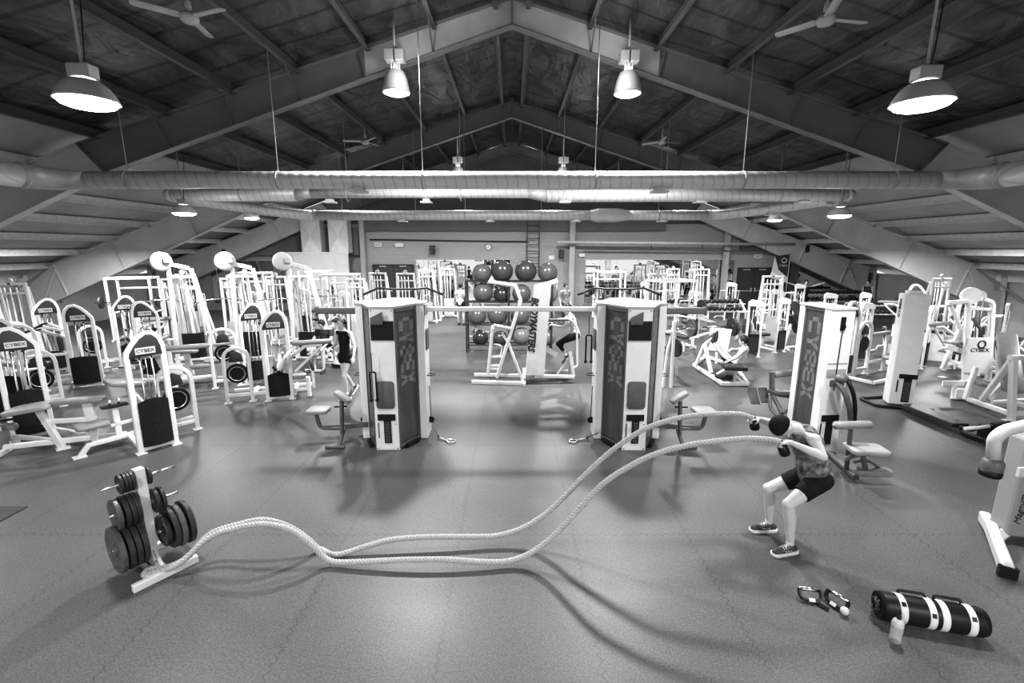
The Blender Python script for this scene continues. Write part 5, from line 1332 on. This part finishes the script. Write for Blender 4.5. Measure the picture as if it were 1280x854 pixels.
for Y in (10.6, 11.1): MB().pad(None, (.6, .1, .05), mtx=T(*q(695, 400, Y)), r=.03).build('forearm_pad', 'mid_gray_metal', t)

# ================================================================== WHITE CABLE COLUMN WITH TRACK
cc = V((7.82, 9.12, 0))
t = thing('cable_column', 'tall plain white cable column at the right with a long low black track', 'machine', cc)
m = MB(); m.box((0, 0, 1.14), (.4, .3, 2.2)); c_ = m.build('column', 'white_metal', t, bevel=.012); c_.rotation_euler = (0, 0, math.radians(-20))
MB().box((-.02, .02, 2.27), (.22, .16, .06)).build('top_cap', 'white_metal', t, bevel=.015).rotation_euler = (0, 0, math.radians(-20))
text_mesh('lettering', 'CYBEX', .12, 'black', face_mtx((-.203, .0, 1.96), (0, 0, 1), (0, 1, 0)), c_, squash=1.0, bold=.004)
m = MB(); m.box((.06, -.154, .62), (.3, .01, .09)); m.box((.06, -.154, .35), (.13, .01, .5)); m.box((-.1, -.154, .42), (.02, .01, .25)); m.build('weight_slot', 'black', c_)
m = MB()
for k in range(12): m.box((.06, -.159, .14 + k * .032), (.11, .008, .014))
m.build('weight_stack', 'mid_gray_metal', c_)
m = MB(); m.tube(fillet([(.35, -.45, .03), (-.55, -.2, .03), (-.55, .3, .03), (.1, .4, .03)], .1), .03, 8); m.build('floor_tube', 'black', t)
def qq(x, y, z=0): return G(x, y, z) - cc
m = MB(); m.rail([qq(1137, 508, .09), qq(1200, 533, .09)], .1, .3); m.rail([qq(1140, 515, .04), qq(1212, 545, .04)], .08, .08); m.build('track', 'dark_metal', t)
m = MB(); m.rail(fillet([qq(1196, 528, .1), qq(1203, 542, .05), qq(1232, 552, .05)], .1), .09, .06); m.rail([qq(1200, 535, .22), qq(1212, 537, .24), qq(1240, 533, .26)], .06, .06); m.rail([qq(1240, 533, .25), qq(1262, 530, .25)], .1, .06); m.rail([qq(1232, 552, .06), qq(1240, 560, .05)], .1, .06); m.box(tuple(qq(1236, 540, .14)), (.22, .16, .2)); m.build('sled', 'black', t)
MB().tube([qq(1206, 536, .27), qq(1222, 535, .28), qq(1236, 533, .3)], .03, 8).build('roller', 'offwhite', t)

# ================================================================== LETTERED MULTI MACHINE, RIGHT
bs = V((11.15, 10.85, 0))
t = thing('multi_press_machine', 'white twin arch machine with lettered lower panel at the right', 'machine', bs)
def qm(x, y, Y): return D(x, y, Y) - bs
m = MB()
a = fillet([qm(1206, 476, 10.85), qm(1211, 372, 10.85), qm(1194, 378, 11.0)], .25); 
m.rail([qm(1206, 476, 10.85), qm(1210, 385, 10.85)], .12, .09); m.rail([qm(1235, 476, 10.85), qm(1240, 385, 10.85)], .12, .09)
m.rail(fillet([qm(1210, 390, 10.85), qm(1211, 376, 10.85), qm(1197, 378, 10.85), qm(1184, 379, 10.85)], .2), .11, .09, n=(0, 1, 0)); m.rail(fillet([qm(1240, 390, 10.85), qm(1241, 378, 10.85), qm(1229, 374, 10.85)], .15), .1, .09, n=(0, 1, 0))
m.rail([qm(1211, 386, 10.85), qm(1240, 387, 10.85)], .07, .07)
m.rail([qm(1188, 380, 10.85), qm(1201, 412, 10.85)], .06, .06); m.rail([qm(1200, 412, 11.2), qm(1178, 461, 11.2)], .1, .08); m.rail([qm(1186, 450, 11.2), qm(1208, 458, 10.9)], .07, .07); foot(m, qm(1178, 461, 11.2).x, .3); foot(m, qm(1206, 476, 10.85).x, 0); foot(m, qm(1235, 476, 10.85).x, 0)
m.rail([qm(1183, 433, 10.9), qm(1205, 440, 10.9)], .12, .05); m.build('frame', 'white_metal', t)
z0, z1 = qm(1220, 466, 10.8).z, qm(1220, 422, 10.8).z; x0, x1 = qm(1207, 440, 10.8).x, qm(1239, 440, 10.8).x
p_ = MB().box(((x0 + x1) / 2, -.06, (z0 + z1) / 2), (x1 - x0, .03, z1 - z0)).build('front_panel', 'white_metal', t, bevel=.01)
text_mesh('lettering', 'CYBEX', .13, 'black', face_mtx(((x0 + x1) / 2, -.08, z1 - .3), (1, 0, 0), (0, 0, 1)), p_, squash=1.1)
MB().lathe([(.07, -.005), (.1, -.005), (.1, .005), (.07, .005), (.07, -.005)], ((x0 + x1) / 2 + .02, -.08, z1 - .16), (0, 1, 0), 24).build('ring_emblem', 'dark_metal', p_)
d_ = MB().disc(tuple(qm(1213, 370, 10.9)), .2, .08, (.2, 1, 0), 28).build('pulley_cover', 'white_metal', t)
MB().disc(tuple(qm(1223, 371, 11.0)), .15, .08, (.2, 1, 0), 28).build('pulley_cover', 'offwhite', t)
m = MB(); m.tube([qm(1220, 388, 10.9), qm(1219, 422, 10.9)], .012, 6); m.tube([qm(1225, 388, 10.9), qm(1224, 422, 10.9)], .02, 6); m.rail([qm(1216, 398, 10.9), qm(1226, 412, 10.9)], .06, .05); m.build('guide_rod', 'mid_gray_metal', t)
MB().pad(None, (.32, .26, .07), mtx=T(*qm(1192, 428, 11.0)), r=.05).build('seat_pad', 'pad_gray', t)

# seated bench in front of it with rollers, and the big slanted bench frame at the right edge
bs = V((9.4, 8.9, 0))
t = thing('decline_bench_machine', 'big white slanted frame with grey pad at the right edge, behind the black sled', 'machine', bs)
def qb(x, y, Y): return D(x, y, Y) - bs
m = MB()
m.rail([qb(1264, 526, 8.15), qb(1267, 446, 8.15)], .11, .09); m.rail([qb(1267, 447, 8.15), qb(1227, 500, 9.0)], .1, .08); m.rail([qb(1207, 498, 9.35), qb(1262, 517, 8.25)], .09, .08); m.rail([qb(1262, 447, 8.15), qb(1300, 446, 8.3)], .09, .08)
m.rail([qb(1267, 504, 8.2), qb(1300, 512, 8.2)], .08, .08); m.rail([qb(1267, 517, 8.2), qb(1300, 517, 8.2)], .08, .08); m.rail([qb(1235, 500, 8.9), qb(1270, 462, 8.9)], .09, .08); m.rail([qb(1240, 503, 8.8), qb(1285, 500, 8.9)], .07, .07)
m.rail([qb(1206, 499, 9.3), qb(1220, 459, 9.3)], .09, .08); m.rail([qb(1188, 500, 9.45), qb(1208, 500, 9.4)], .1, .03); m.rail([qb(1191, 498, 9.4), qb(1194, 480, 9.4)], .07, .07); m.rail([qb(1178, 479, 9.4), qb(1205, 479, 9.4)], .1, .03)
m.box(tuple(qb(1201, 492, 9.38)), (.28, .1, .2)); foot(m, qb(1264, 526, 8.15).x, qb(1264, 526, 8.15).y, .2); m.build('frame', 'white_metal', t)
MB().pad(None, (.3, 1.5, .1), mtx=T(*qb(1262, 452, 8.9)) @ RZ(-35) @ RX(38), r=.05).build('slanted_pad', 'pad_gray', t)
MB().pad(None, (.3, .3, .07), mtx=T(*qb(1225, 480, 9.3)) @ RY(20), r=.05).build('seat_pad', 'pad_gray', t)

# ================================================================== GREY MACHINE, RIGHT FOREGROUND
bs = V((5.35, 4.5, 0))
t = thing('grey_arm_machine', 'grey machine with leaning lettered post and curved padded arm at the right edge', 'machine', bs)
def qe(x, y, Y): return D(x, y, Y) - bs
p0, p1 = G(1229, 652), G(1258, 722)
m = MB(); a_, b_ = p0 - bs, p1 - bs
m.rail([a_ + V((0, 0, .06)), a_.lerp(b_, .3) + V((0, 0, .1)), b_ + V((0, 0, .06))], .13, .1, n=(0, 0, 1)); m.build('foot_bar', 'offwhite', t, bevel=.01)
MB().box((b_.x, b_.y, .06), (.14, .05, .11), rz=-.5).build('rubber_end', 'black', t)
m = MB(); m.rail([(a_ * .55 + b_ * .45) + V((0, .0, .06)), V((.05, 0.12, .1)), V((.7, .3, .1))], .09, .1); m.build('base_link', 'offwhite', t)
P = [(1238, 672), (1274, 688), (1300, 600), (1300, 520), (1270, 560)]
b0, b1, tp0, tp1 = qe(1241, 662, 4.55), qe(1274, 688, 4.55), qe(1268, 548, 4.55), qe(1310, 540, 4.55)
m = MB(); m.prism([(b0.x + .12, .08), (b0.x + .46, .04), (tp1.x + .2, tp1.z), (tp0.x + .12, tp0.z)], .2, T(0, .12, 0)); po = m.build('leaning_post', 'post_gray', t, bevel=.03)
dd = V((tp0.x - b0.x, 0, tp0.z - .1)).normalized()
text_mesh('lettering', 'Magnum', .1, 'dark_metal', face_mtx(V((qe(1257, 636, 4.55).x + .12, .015, qe(1257, 636, 4.55).z)), dd, (-dd.z, 0, dd.x)), po, font_shear=.5)
for o_ in (po,): pass
m = MB(); arm = fillet([qe(1241, 575, 4.2), qe(1243, 548, 4.2), qe(1256, 538, 4.2), qe(1300, 528, 4.2), qe(1350, 522, 4.3)], .2, 8); m.tube(arm, .055, 16); m.build('curved_arm', 'offwhite', t)
e_ = qe(1241, 580, 4.2); MB().lathe([(0, -.1), (.075, -.1), (.085, -.06), (.085, .02), (.06, .06), (0, .06)], e_, (.06, 0, 1), 20).build('arm_pad', 'mid_gray_metal', t)
MB().lathe([(0, -.125), (.08, -.125), (.088, -.1), (.086, -.06), (0, -.06)], e_, (.06, 0, 1), 20).build('pad_end', 'black', t)
m = MB(); m.rail([qe(1300, 528, 4.25), tp1 + V((.1, .1, -.05))], .1, .1); m.box((tp0.x + .1, .0, tp0.z - .35), (.09, .03, .1)); m.build('arm_pivot', 'offwhite', t)

# ================================================================== LEG PRESS
bs = V((5.1, 10.6, 0))
t = thing('leg_press', 'white plate loaded leg press with dark seat pad, person reclining in it', 'machine', bs)
def ql(x, y, Y): return D(x, y, Y) - bs
def gl(x, y, z=0): return G(x, y) - bs + V((0, 0, z))
m = MB(); m.rail([gl(867, 459, .06), gl(903, 483, .06), gl(934, 483, .06)], .09, .08, n=(0, 0, 1)); m.rail([gl(880, 447, .06), gl(920, 462, .06), gl(934, 483, .06)], .08, .08, n=(0, 0, 1)); m.rail([gl(867, 459, .06), gl(884, 446, .06)], .08, .08)
m.rail([ql(892, 471, 10.9), ql(908, 462, 10.7), ql(933, 462, 10.4)], .08, .07, n=(0, 1, 0)); m.rail([gl(918, 480, .05), ql(920, 462, 10.5)], .08, .07); m.rail([gl(930, 482, .05), ql(918, 468, 10.5)], .05, .05)
m.rail([ql(889, 466, 11.1), ql(881, 431, 11.4)], .09, .07); m.rail([ql(869, 458, 11.5), ql(880, 431, 11.6)], .07, .06); m.rail([ql(881, 431, 11.5), ql(905, 412, 11.9)], .08, .07); m.rail([ql(895, 455, 11.3), ql(896, 428, 11.5)], .05, .05)
m.rail([ql(862, 424, 11.6), ql(882, 417, 11.6), ql(895, 416, 11.6)], .05, .05); m.build('frame', 'white_metal', t)
MB().pad(None, (.5, .38, .09), mtx=T(*ql(918, 459, 10.45)) @ RZ(-10), r=.05).build('back_pad', 'pad_dark', t)
MB().pad(None, (.42, .4, .09), mtx=T(*ql(905, 470, 10.8)) @ RZ(-10), r=.05).build('seat_pad', 'pad_dark', t)
MB().pad(None, (.62, .5, .04), mtx=T(*ql(899, 425, 11.5)) @ RZ(55) @ RX(-0) @ RY(-60), r=.02).build('foot_plate', 'offwhite', t)
MB().tube([ql(884, 409, 12.0), ql(916, 408, 12.0)], .025, 8).build('plate_bar', 'chrome', t)
for k, (x, y) in enumerate(((866, 410), (915, 409))):
    for j in range(2):
        o = thing('weight_plate', 'iron plate on the leg press, %s side, %s' % (('left', 'right')[k], ('inner', 'outer')[j]), 'weight plate', D(x + (1 if k else -1) * j * 2.5, y, 11.95), .1, 'plates on the leg press')
        MB().lathe([(.02, -.025), (.08, -.025), (.09, -.012), (.19, -.012), (.2, -.025), (.23, -.025), (.23, .025), (.02, .025), (.02, -.025)], (0, 0, 0), (1, 0, 0), 30, smooth=False).build('disc', 'iron_worn' if j else 'iron', o)

# plate loaded rack frame seen right of the right tower
bs = V((3.6, 10.4, 0))
t = thing('plate_rack_frame', 'white slim A frame holding an iron plate just right of the right cable tower', 'rack', bs)
def qr(x, y, Y): return D(x, y, Y) - bs
m = MB(); m.rail([qr(838, 488, 10.3), qr(843, 402, 10.3)], .07, .07); m.rail([qr(828, 488, 10.3), qr(834, 440, 10.3), qr(843, 404, 10.3)], .05, .05, n=(0, 1, 0)); m.rail([qr(826, 487, 10.3), qr(842, 488, 10.3)], .07, .06); m.rail([qr(833, 415, 10.3), qr(846, 415, 10.3)], .06, .06); m.rail([qr(843, 404, 10.3), qr(846, 470, 11.2)], .05, .05); m.build('frame', 'white_metal', t)
MB().tube([qr(843, 411, 10.3), qr(868, 411, 10.5)], .02, 8).build('peg', 'chrome', t)
o = thing('weight_plate', 'dark iron plate hanging on the slim white frame right of the right cable tower', 'weight plate', D(845, 435, 10.5), .3)
MB().lathe([(.02, -.02), (.19, -.02), (.21, -.01), (.21, .02), (.02, .02), (.02, -.02)], (0, 0, 0), (1, 0, 0), 28, smooth=False).build('disc', 'iron', o)

# ================================================================== DUMBBELL RACKS
db = {}
def dumbbell(r):
    if r not in db:
        m = MB(); m.lathe([(0, -.17), (r * .8, -.17), (r, -.155), (r, -.07), (r * .8, -.055), (.017, -.055), (.017, .055), (r * .8, .055), (r, .07), (r, .155), (r * .8, .17), (0, .17)], (0, 0, 0), (0, 1, 0), 12, smooth=False)
        o = m.build('dumbbell', 'iron'); db[r] = o; return o
    o = db[r].copy(); COL.objects.link(o); return o
def db_rack(label, where, x0, x1, y, z_, tiers, rz=0, step=.2):
    t = thing('dumbbell_rack', label, 'rack', (0, 0, 0))
    m = MB()
    n = max(2, int((x1 - x0) / 1.5) + 1)
    for i in range(n):
        x = x0 + (x1 - x0) * i / (n - 1)
        MB().rail([(x, y - .25, 0), (x, y - .25, z_[0] - .06), (x, y + .3, z_[-1] + .05), (x, y + .3, 0)], .07, .06, n=(1, 0, 0)).build('rack_leg', 'white_metal', t)
    for k, z in enumerate(z_):
        yy = y - .1 + k * .28
        MB().rail([(x0 - .1, yy - .1, z - .05), (x1 + .1, yy - .1, z - .05)], .06, .05).rail([(x0 - .1, yy + .1, z - .02), (x1 + .1, yy + .1, z - .02)], .06, .05).build('shelf', 'white_metal', t)
        x = x0 + .08; i = 0
        tot = int((x1 - x0) / step)
        while x < x1 - .05:
            r = (.075, .085, .065)[(i // 4 + k) % 3]
            o = dumbbell(r); o.location = (x, yy, z + r - .015); o.rotation_euler = (.05, 0, 0)
            o['label'] = 'dark iron dumbbell on the %s shelf of the %s' % (('lower', 'upper')[k] if len(z_) > 1 else 'top', where); o['category'] = 'dumbbell'; o['group'] = '%s dumbbells, %s' % (('lower', 'upper')[k] if len(z_) > 1 else 'top', where)
            x += step; i += 1
    return t
db_rack('long white dumbbell rack behind the right cable tower, left of the dark double doors', 'rack behind the right cable tower', 4.1, 9.2, 18.6, [.72, .98], 2)
db_rack('long dumbbell rack along the rear wall at the far right', 'rear wall rack at the far right', 13.5, 17.2, 22.4, [.7, 1.0], 2)
db_rack('dumbbell rack near the right side wall', 'rack by the right side wall', 13.6, 16.4, 17.9, [.7, 1.0], 2)

# ================================================================== REPEATED MACHINES
GP = 'white strength machines'
def at(x, y): return G(x, y)
L_ = [
 # kind, maker, label, category, location, angle
 ('seatm', make_seat_machine, 'white seated machine with dark shroud, cam arch and black shield at the left front', (-6.01, 7.00, 0), 52),
 ('curl', make_curl, 'white leg curl bench machine with long grey pad at the left edge', (-8.40, 7.46, 0), 48),
 ('row', make_row_machine, 'white row machine with black handles and round black shield behind the leg curl bench', (-10.56, 9.92, 0), 35),
 ('curl', make_curl, 'white bench machine with broad grey pad left of the first lat pulldown', (-9.17, 11.24, 0), 40),
 ('press', make_press, 'white arched machine with foot plate and roller, left of the twin arch machine', (-6.81, 10.39, 0), 30),
 ('arm', make_arm_machine, 'white machine with twin arches and roller arm, nearest to the left cable tower', (-5.12, 9.51, 0), 20),
 ('pull', make_pulldown, 'white lat pulldown tower with round cover, leftmost of the three', (-9.0, 12.75, 0), 10),
 ('pull', make_pulldown, 'white lat pulldown tower with round cover, middle of the three', (-7.45, 13.0, 0), 4),
 ('pull', make_pulldown, 'white lat pulldown tower with round cover, rightmost of the three', (-5.9, 13.0, 0), 0),
 ('cable', make_cable_frame, 'white cable tower between the left and middle lat pulldowns', (-8.6, 14.4, 0), -8),
 ('cable', make_cable_frame, 'white cable tower behind the middle lat pulldown', (-7.7, 15.4, 0), 5),
 ('cable', make_cable_frame, 'white cable tower behind the woman walking', (-4.75, 14.3, 0), -12),
 ('cable', make_cable_frame, 'white narrow cable tower in front of the left rear doors', (-5.0, 17.6, 0), -5),
 ('cable', make_cable_frame, 'white cable tower second from the left rear doors', (-3.9, 17.3, 0), 10),
 ('cable', make_cable_frame, 'white cable tower at the far left edge, left one of a pair', (-14.2, 12.4, 0), 25),
 ('cable', make_cable_frame, 'white cable tower at the far left edge, right one of a pair', (-13.1, 12.3, 0), 25),
 ('cable', make_cable_frame, 'white cable tower left of the first lat pulldown', (-10.2, 14.2, 0), 15),
 ('cable', make_cable_frame, 'white cable tower far left rear under the portal leg', (-11.6, 16.8, 0), 10),
 ('rack', make_upright_frame, 'white power rack with barbell left of the lat pulldowns', (-13.0, 16.2, 0), 20),
 ('rack', make_upright_frame, 'white power rack at the far left rear', (-10.6, 19.3, 0), 5),
 ('rack', make_upright_frame, 'white power rack behind the rightmost lat pulldown', (-6.6, 18.2, 0), 0),
 ('rack', make_upright_frame, 'white power rack far behind the leg press', (5.0, 14.8, 0), 20),
 ('rack', make_upright_frame, 'white power rack in front of the rear right mirror', (4.3, 20.9, 0), 0),
 ('press', make_press, 'white machine with low roller in the second row at the far left', (-12.4, 11.2, 0), 45),
 ('arm', make_arm_machine, 'white twin arch machine at the left behind the black round shield', (-10.6, 12.4, 0), 40),
 ('seatm', make_seat_machine, 'white machine cut by the left edge of the photo', (-9.6, 8.3, 0), 45),
 ('slim', make_slim_tower, 'slim white weight machine right of the leg press, nearer one', (7.0, 13.4, 0), -15),
 ('slim', make_slim_tower, 'slim white weight machine right of the leg press, with incline bench beside it', (8.15, 14.0, 0), 20),
 ('slim', make_slim_tower, 'slim white weight machine just behind the third cable tower', (9.75, 12.8, 0), 12),
 ('slim', make_slim_tower, 'tall slim white machine in front of the dark double doors', (9.6, 17.0, 0), -20),
 ('slim', make_slim_tower, 'slim white machine behind the third cable tower, farther one', (10.6, 15.6, 0), 0),
 ('slim', make_slim_tower, 'slim white machine between the third tower and the white cable column', (10.9, 12.1, 0), 40),
 ('slim', make_slim_tower, 'slim white machine behind the white cable column', (11.9, 15.8, 0), 15),
 ('slim', make_slim_tower, 'slim white machine right of the lettered multi machine', (13.4, 12.6, 0), 35),
 ('slim', make_slim_tower, 'slim white machine at the right edge of the photo', (12.2, 10.3, 0), 40),
 ('slim', make_slim_tower, 'slim white machine far right under the portal leg', (14.6, 14.6, 0), 20),
 ('slim', make_slim_tower, 'slim white machine between leg press and dumbbell rack', (6.4, 16.4, 0), 0),
 ('seatr', make_press, 'white machine with long roller left of the white cable column', (9.0, 11.3, 0), 205),
 ('cable', make_cable_frame, 'tall white cable frame behind the white cable column', (13.0, 14.3, 0), 10),
 ('cable', make_cable_frame, 'tall white cable frame right of the lettered multi machine', (13.5, 11.2, 0), 20),
 ('cable', make_cable_frame, 'tall white cable frame behind the slim machines at the right rear', (8.6, 15.6, 0), -5),
 ('cable', make_cable_frame, 'tall white cable frame at the right rear near the dumbbells', (5.2, 16.9, 0), 0),
 ('arm', make_arm_machine, 'white twin arch machine at the right rear by the side wall', (14.5, 16.4, 0), 160),
 ('arm', make_arm_machine, 'white twin arch machine right of the multi machine', (12.0, 12.0, 0), 200),
 ('incl', make_incline, 'white incline bench with dark pads left of the third cable tower', (9.0, 14.6, 0), 200),
 ('incl', make_incline, 'white incline bench with dark pads by the far dumbbell rack', (5.6, 17.6, 0), 80),
 ('incl', make_incline, 'white incline bench with dark pads in front of the dark double doors', (10.9, 17.6, 0), 100),
 ('incl', make_incline, 'white incline bench with dark pads at the right rear dumbbells', (13.2, 19.4, 0), 90),
 ('bench', make_bench, 'flat grey bench under the seated man in dark t-shirt', (-4.95, 12.1, .02), -100),
 ('bench', make_bench, 'flat grey bench in the rear central aisle', (-1.2, 16.9, 0), 80),
 ('bench', make_bench, 'flat grey bench in front of the rear dumbbell rack', (7.3, 17.5, 0), 90),
 ('bench', make_bench, 'flat grey bench at the left rear under the seated person', (-11.6, 14.6, 0), -30),
 ('incl', make_incline, 'white incline bench among the left rear machines', (-8.9, 16.9, 0), 30),
 ('cable', make_cable_frame, 'white cable tower in front of the rear left mirror, nearest the left rear doors', (-2.9, 21.3, 0), 8),
 ('cable', make_cable_frame, 'white cable tower in front of the rear left mirror, behind the man in white', (-3.6, 19.8, 0), -12),
 ('rack', make_upright_frame, 'white power rack in front of the partition at the left rear', (-8.6, 20.9, 0), 0),
 ('slim', make_slim_tower, 'slim white machine in front of the right rear mirror, nearest the middle column', (5.9, 20.9, 0), 10),
 ('slim', make_slim_tower, 'slim white machine in front of the right rear mirror, nearest the dark doors', (9.6, 20.6, 0), -15),
 ('cable', make_cable_frame, 'white cable frame before the middle of the right rear mirror', (7.2, 21.2, 0), 15),
 ('cable', make_cable_frame, 'white cable frame before the right rear mirror, second from the doors', (8.4, 21.0, 0), -10),
 ('slim', make_slim_tower, 'slim white machine at the rear just left of the banner', (12.0, 19.6, 0), 0),
 ('cable', make_cable_frame, 'white cable tower behind the bench machine at the left, third row', (-9.3, 16.0, 0), 20),
 ('slim', make_slim_tower, 'slim white machine behind the rightmost lat pulldown', (-5.8, 16.3, 0), 10),
 ('slim', make_slim_tower, 'slim white machine at the left rear between the cable towers', (-7.6, 17.2, 0), -10),
 ('slim', make_slim_tower, 'slim white machine at the far left under the leaning portal leg', (-12.9, 18.9, 0), 25),
]
for kd, mk, lb, loc, dg_ in L_:
    cat = 'bench' if kd in ('incl', 'bench') else 'rack' if kd == 'rack' else 'machine'
    place(kd, mk, lb, cat, loc, dg_, 'white strength machines' if cat == 'machine' else None, .9 if kd == 'slim' else 1)
# long curl bar and preacher pieces: grey pad between the left machines
t = thing('stability_board', 'white and black balance trainer lying on the floor beside the walking woman', 'balance trainer', G(427, 458))
MB().lathe([(0, 0), (.2, .0), (.24, .05), (.24, .1), (.18, .16), (0, .2)], n=28).build('shell', 'offwhite', t)
MB().lathe([(.235, .03), (.255, .04), (.255, .1), (.235, .11)], n=28).build('rim', 'black', t)
MB().pad(None, (.3, .1, .04), mtx=T(-.3, 0, .08), r=.04).build('handle', 'offwhite', t)
# treadmill deck at the right rear (white body with swoosh)
t = thing('white_cabinet_machine', 'low white cabinet with dark slanted top behind the white cable column', 'cabinet', (11.9, 13.2, 0), -.5)
MB().box((0, 0, .4), (1.3, .7, .8)).build('cabinet', 'white_metal', t, bevel=.02)
MB().box(None, (1.4, .8, .05), mtx=T(0, 0, .86) @ RY(6)).build('top', 'dark_metal', t, bevel=.01)
MB().tube([(.2, -.36, .3), (.4, -.37, .42), (.55, -.36, .46)], .02, 6).build('swoosh_mark', 'dark_metal', t)

# ================================================================== CAMERA, WORLD, VIEW
cam = bpy.data.cameras.new('camera'); cam.sensor_width = 36; cam.lens = FPX / 1280 * 36; cam.clip_start = .05; cam.clip_end = 200
co = bpy.data.objects.new('camera', cam); COL.objects.link(co); co.location = (0, 0, HC); co.rotation_euler = (PI / 2 - PITCH, 0, 0)
SC.camera = co
w = bpy.data.worlds.new('world'); SC.world = w; w.use_nodes = True
w.node_tree.nodes['Background'].inputs['Color'].default_value = (1, 1, 1, 1); w.node_tree.nodes['Background'].inputs['Strength'].default_value = .85
SC.view_settings.view_transform = 'Standard'; SC.view_settings.look = 'None'; SC.view_settings.exposure = 0.4; SC.view_settings.gamma = .8
SC.cycles.use_denoising = True
SC.cycles.max_bounces = 6; SC.cycles.diffuse_bounces = 3; SC.cycles.glossy_bounces = 3; SC.cycles.transparent_max_bounces = 6
SC.cycles.sample_clamp_indirect = 4
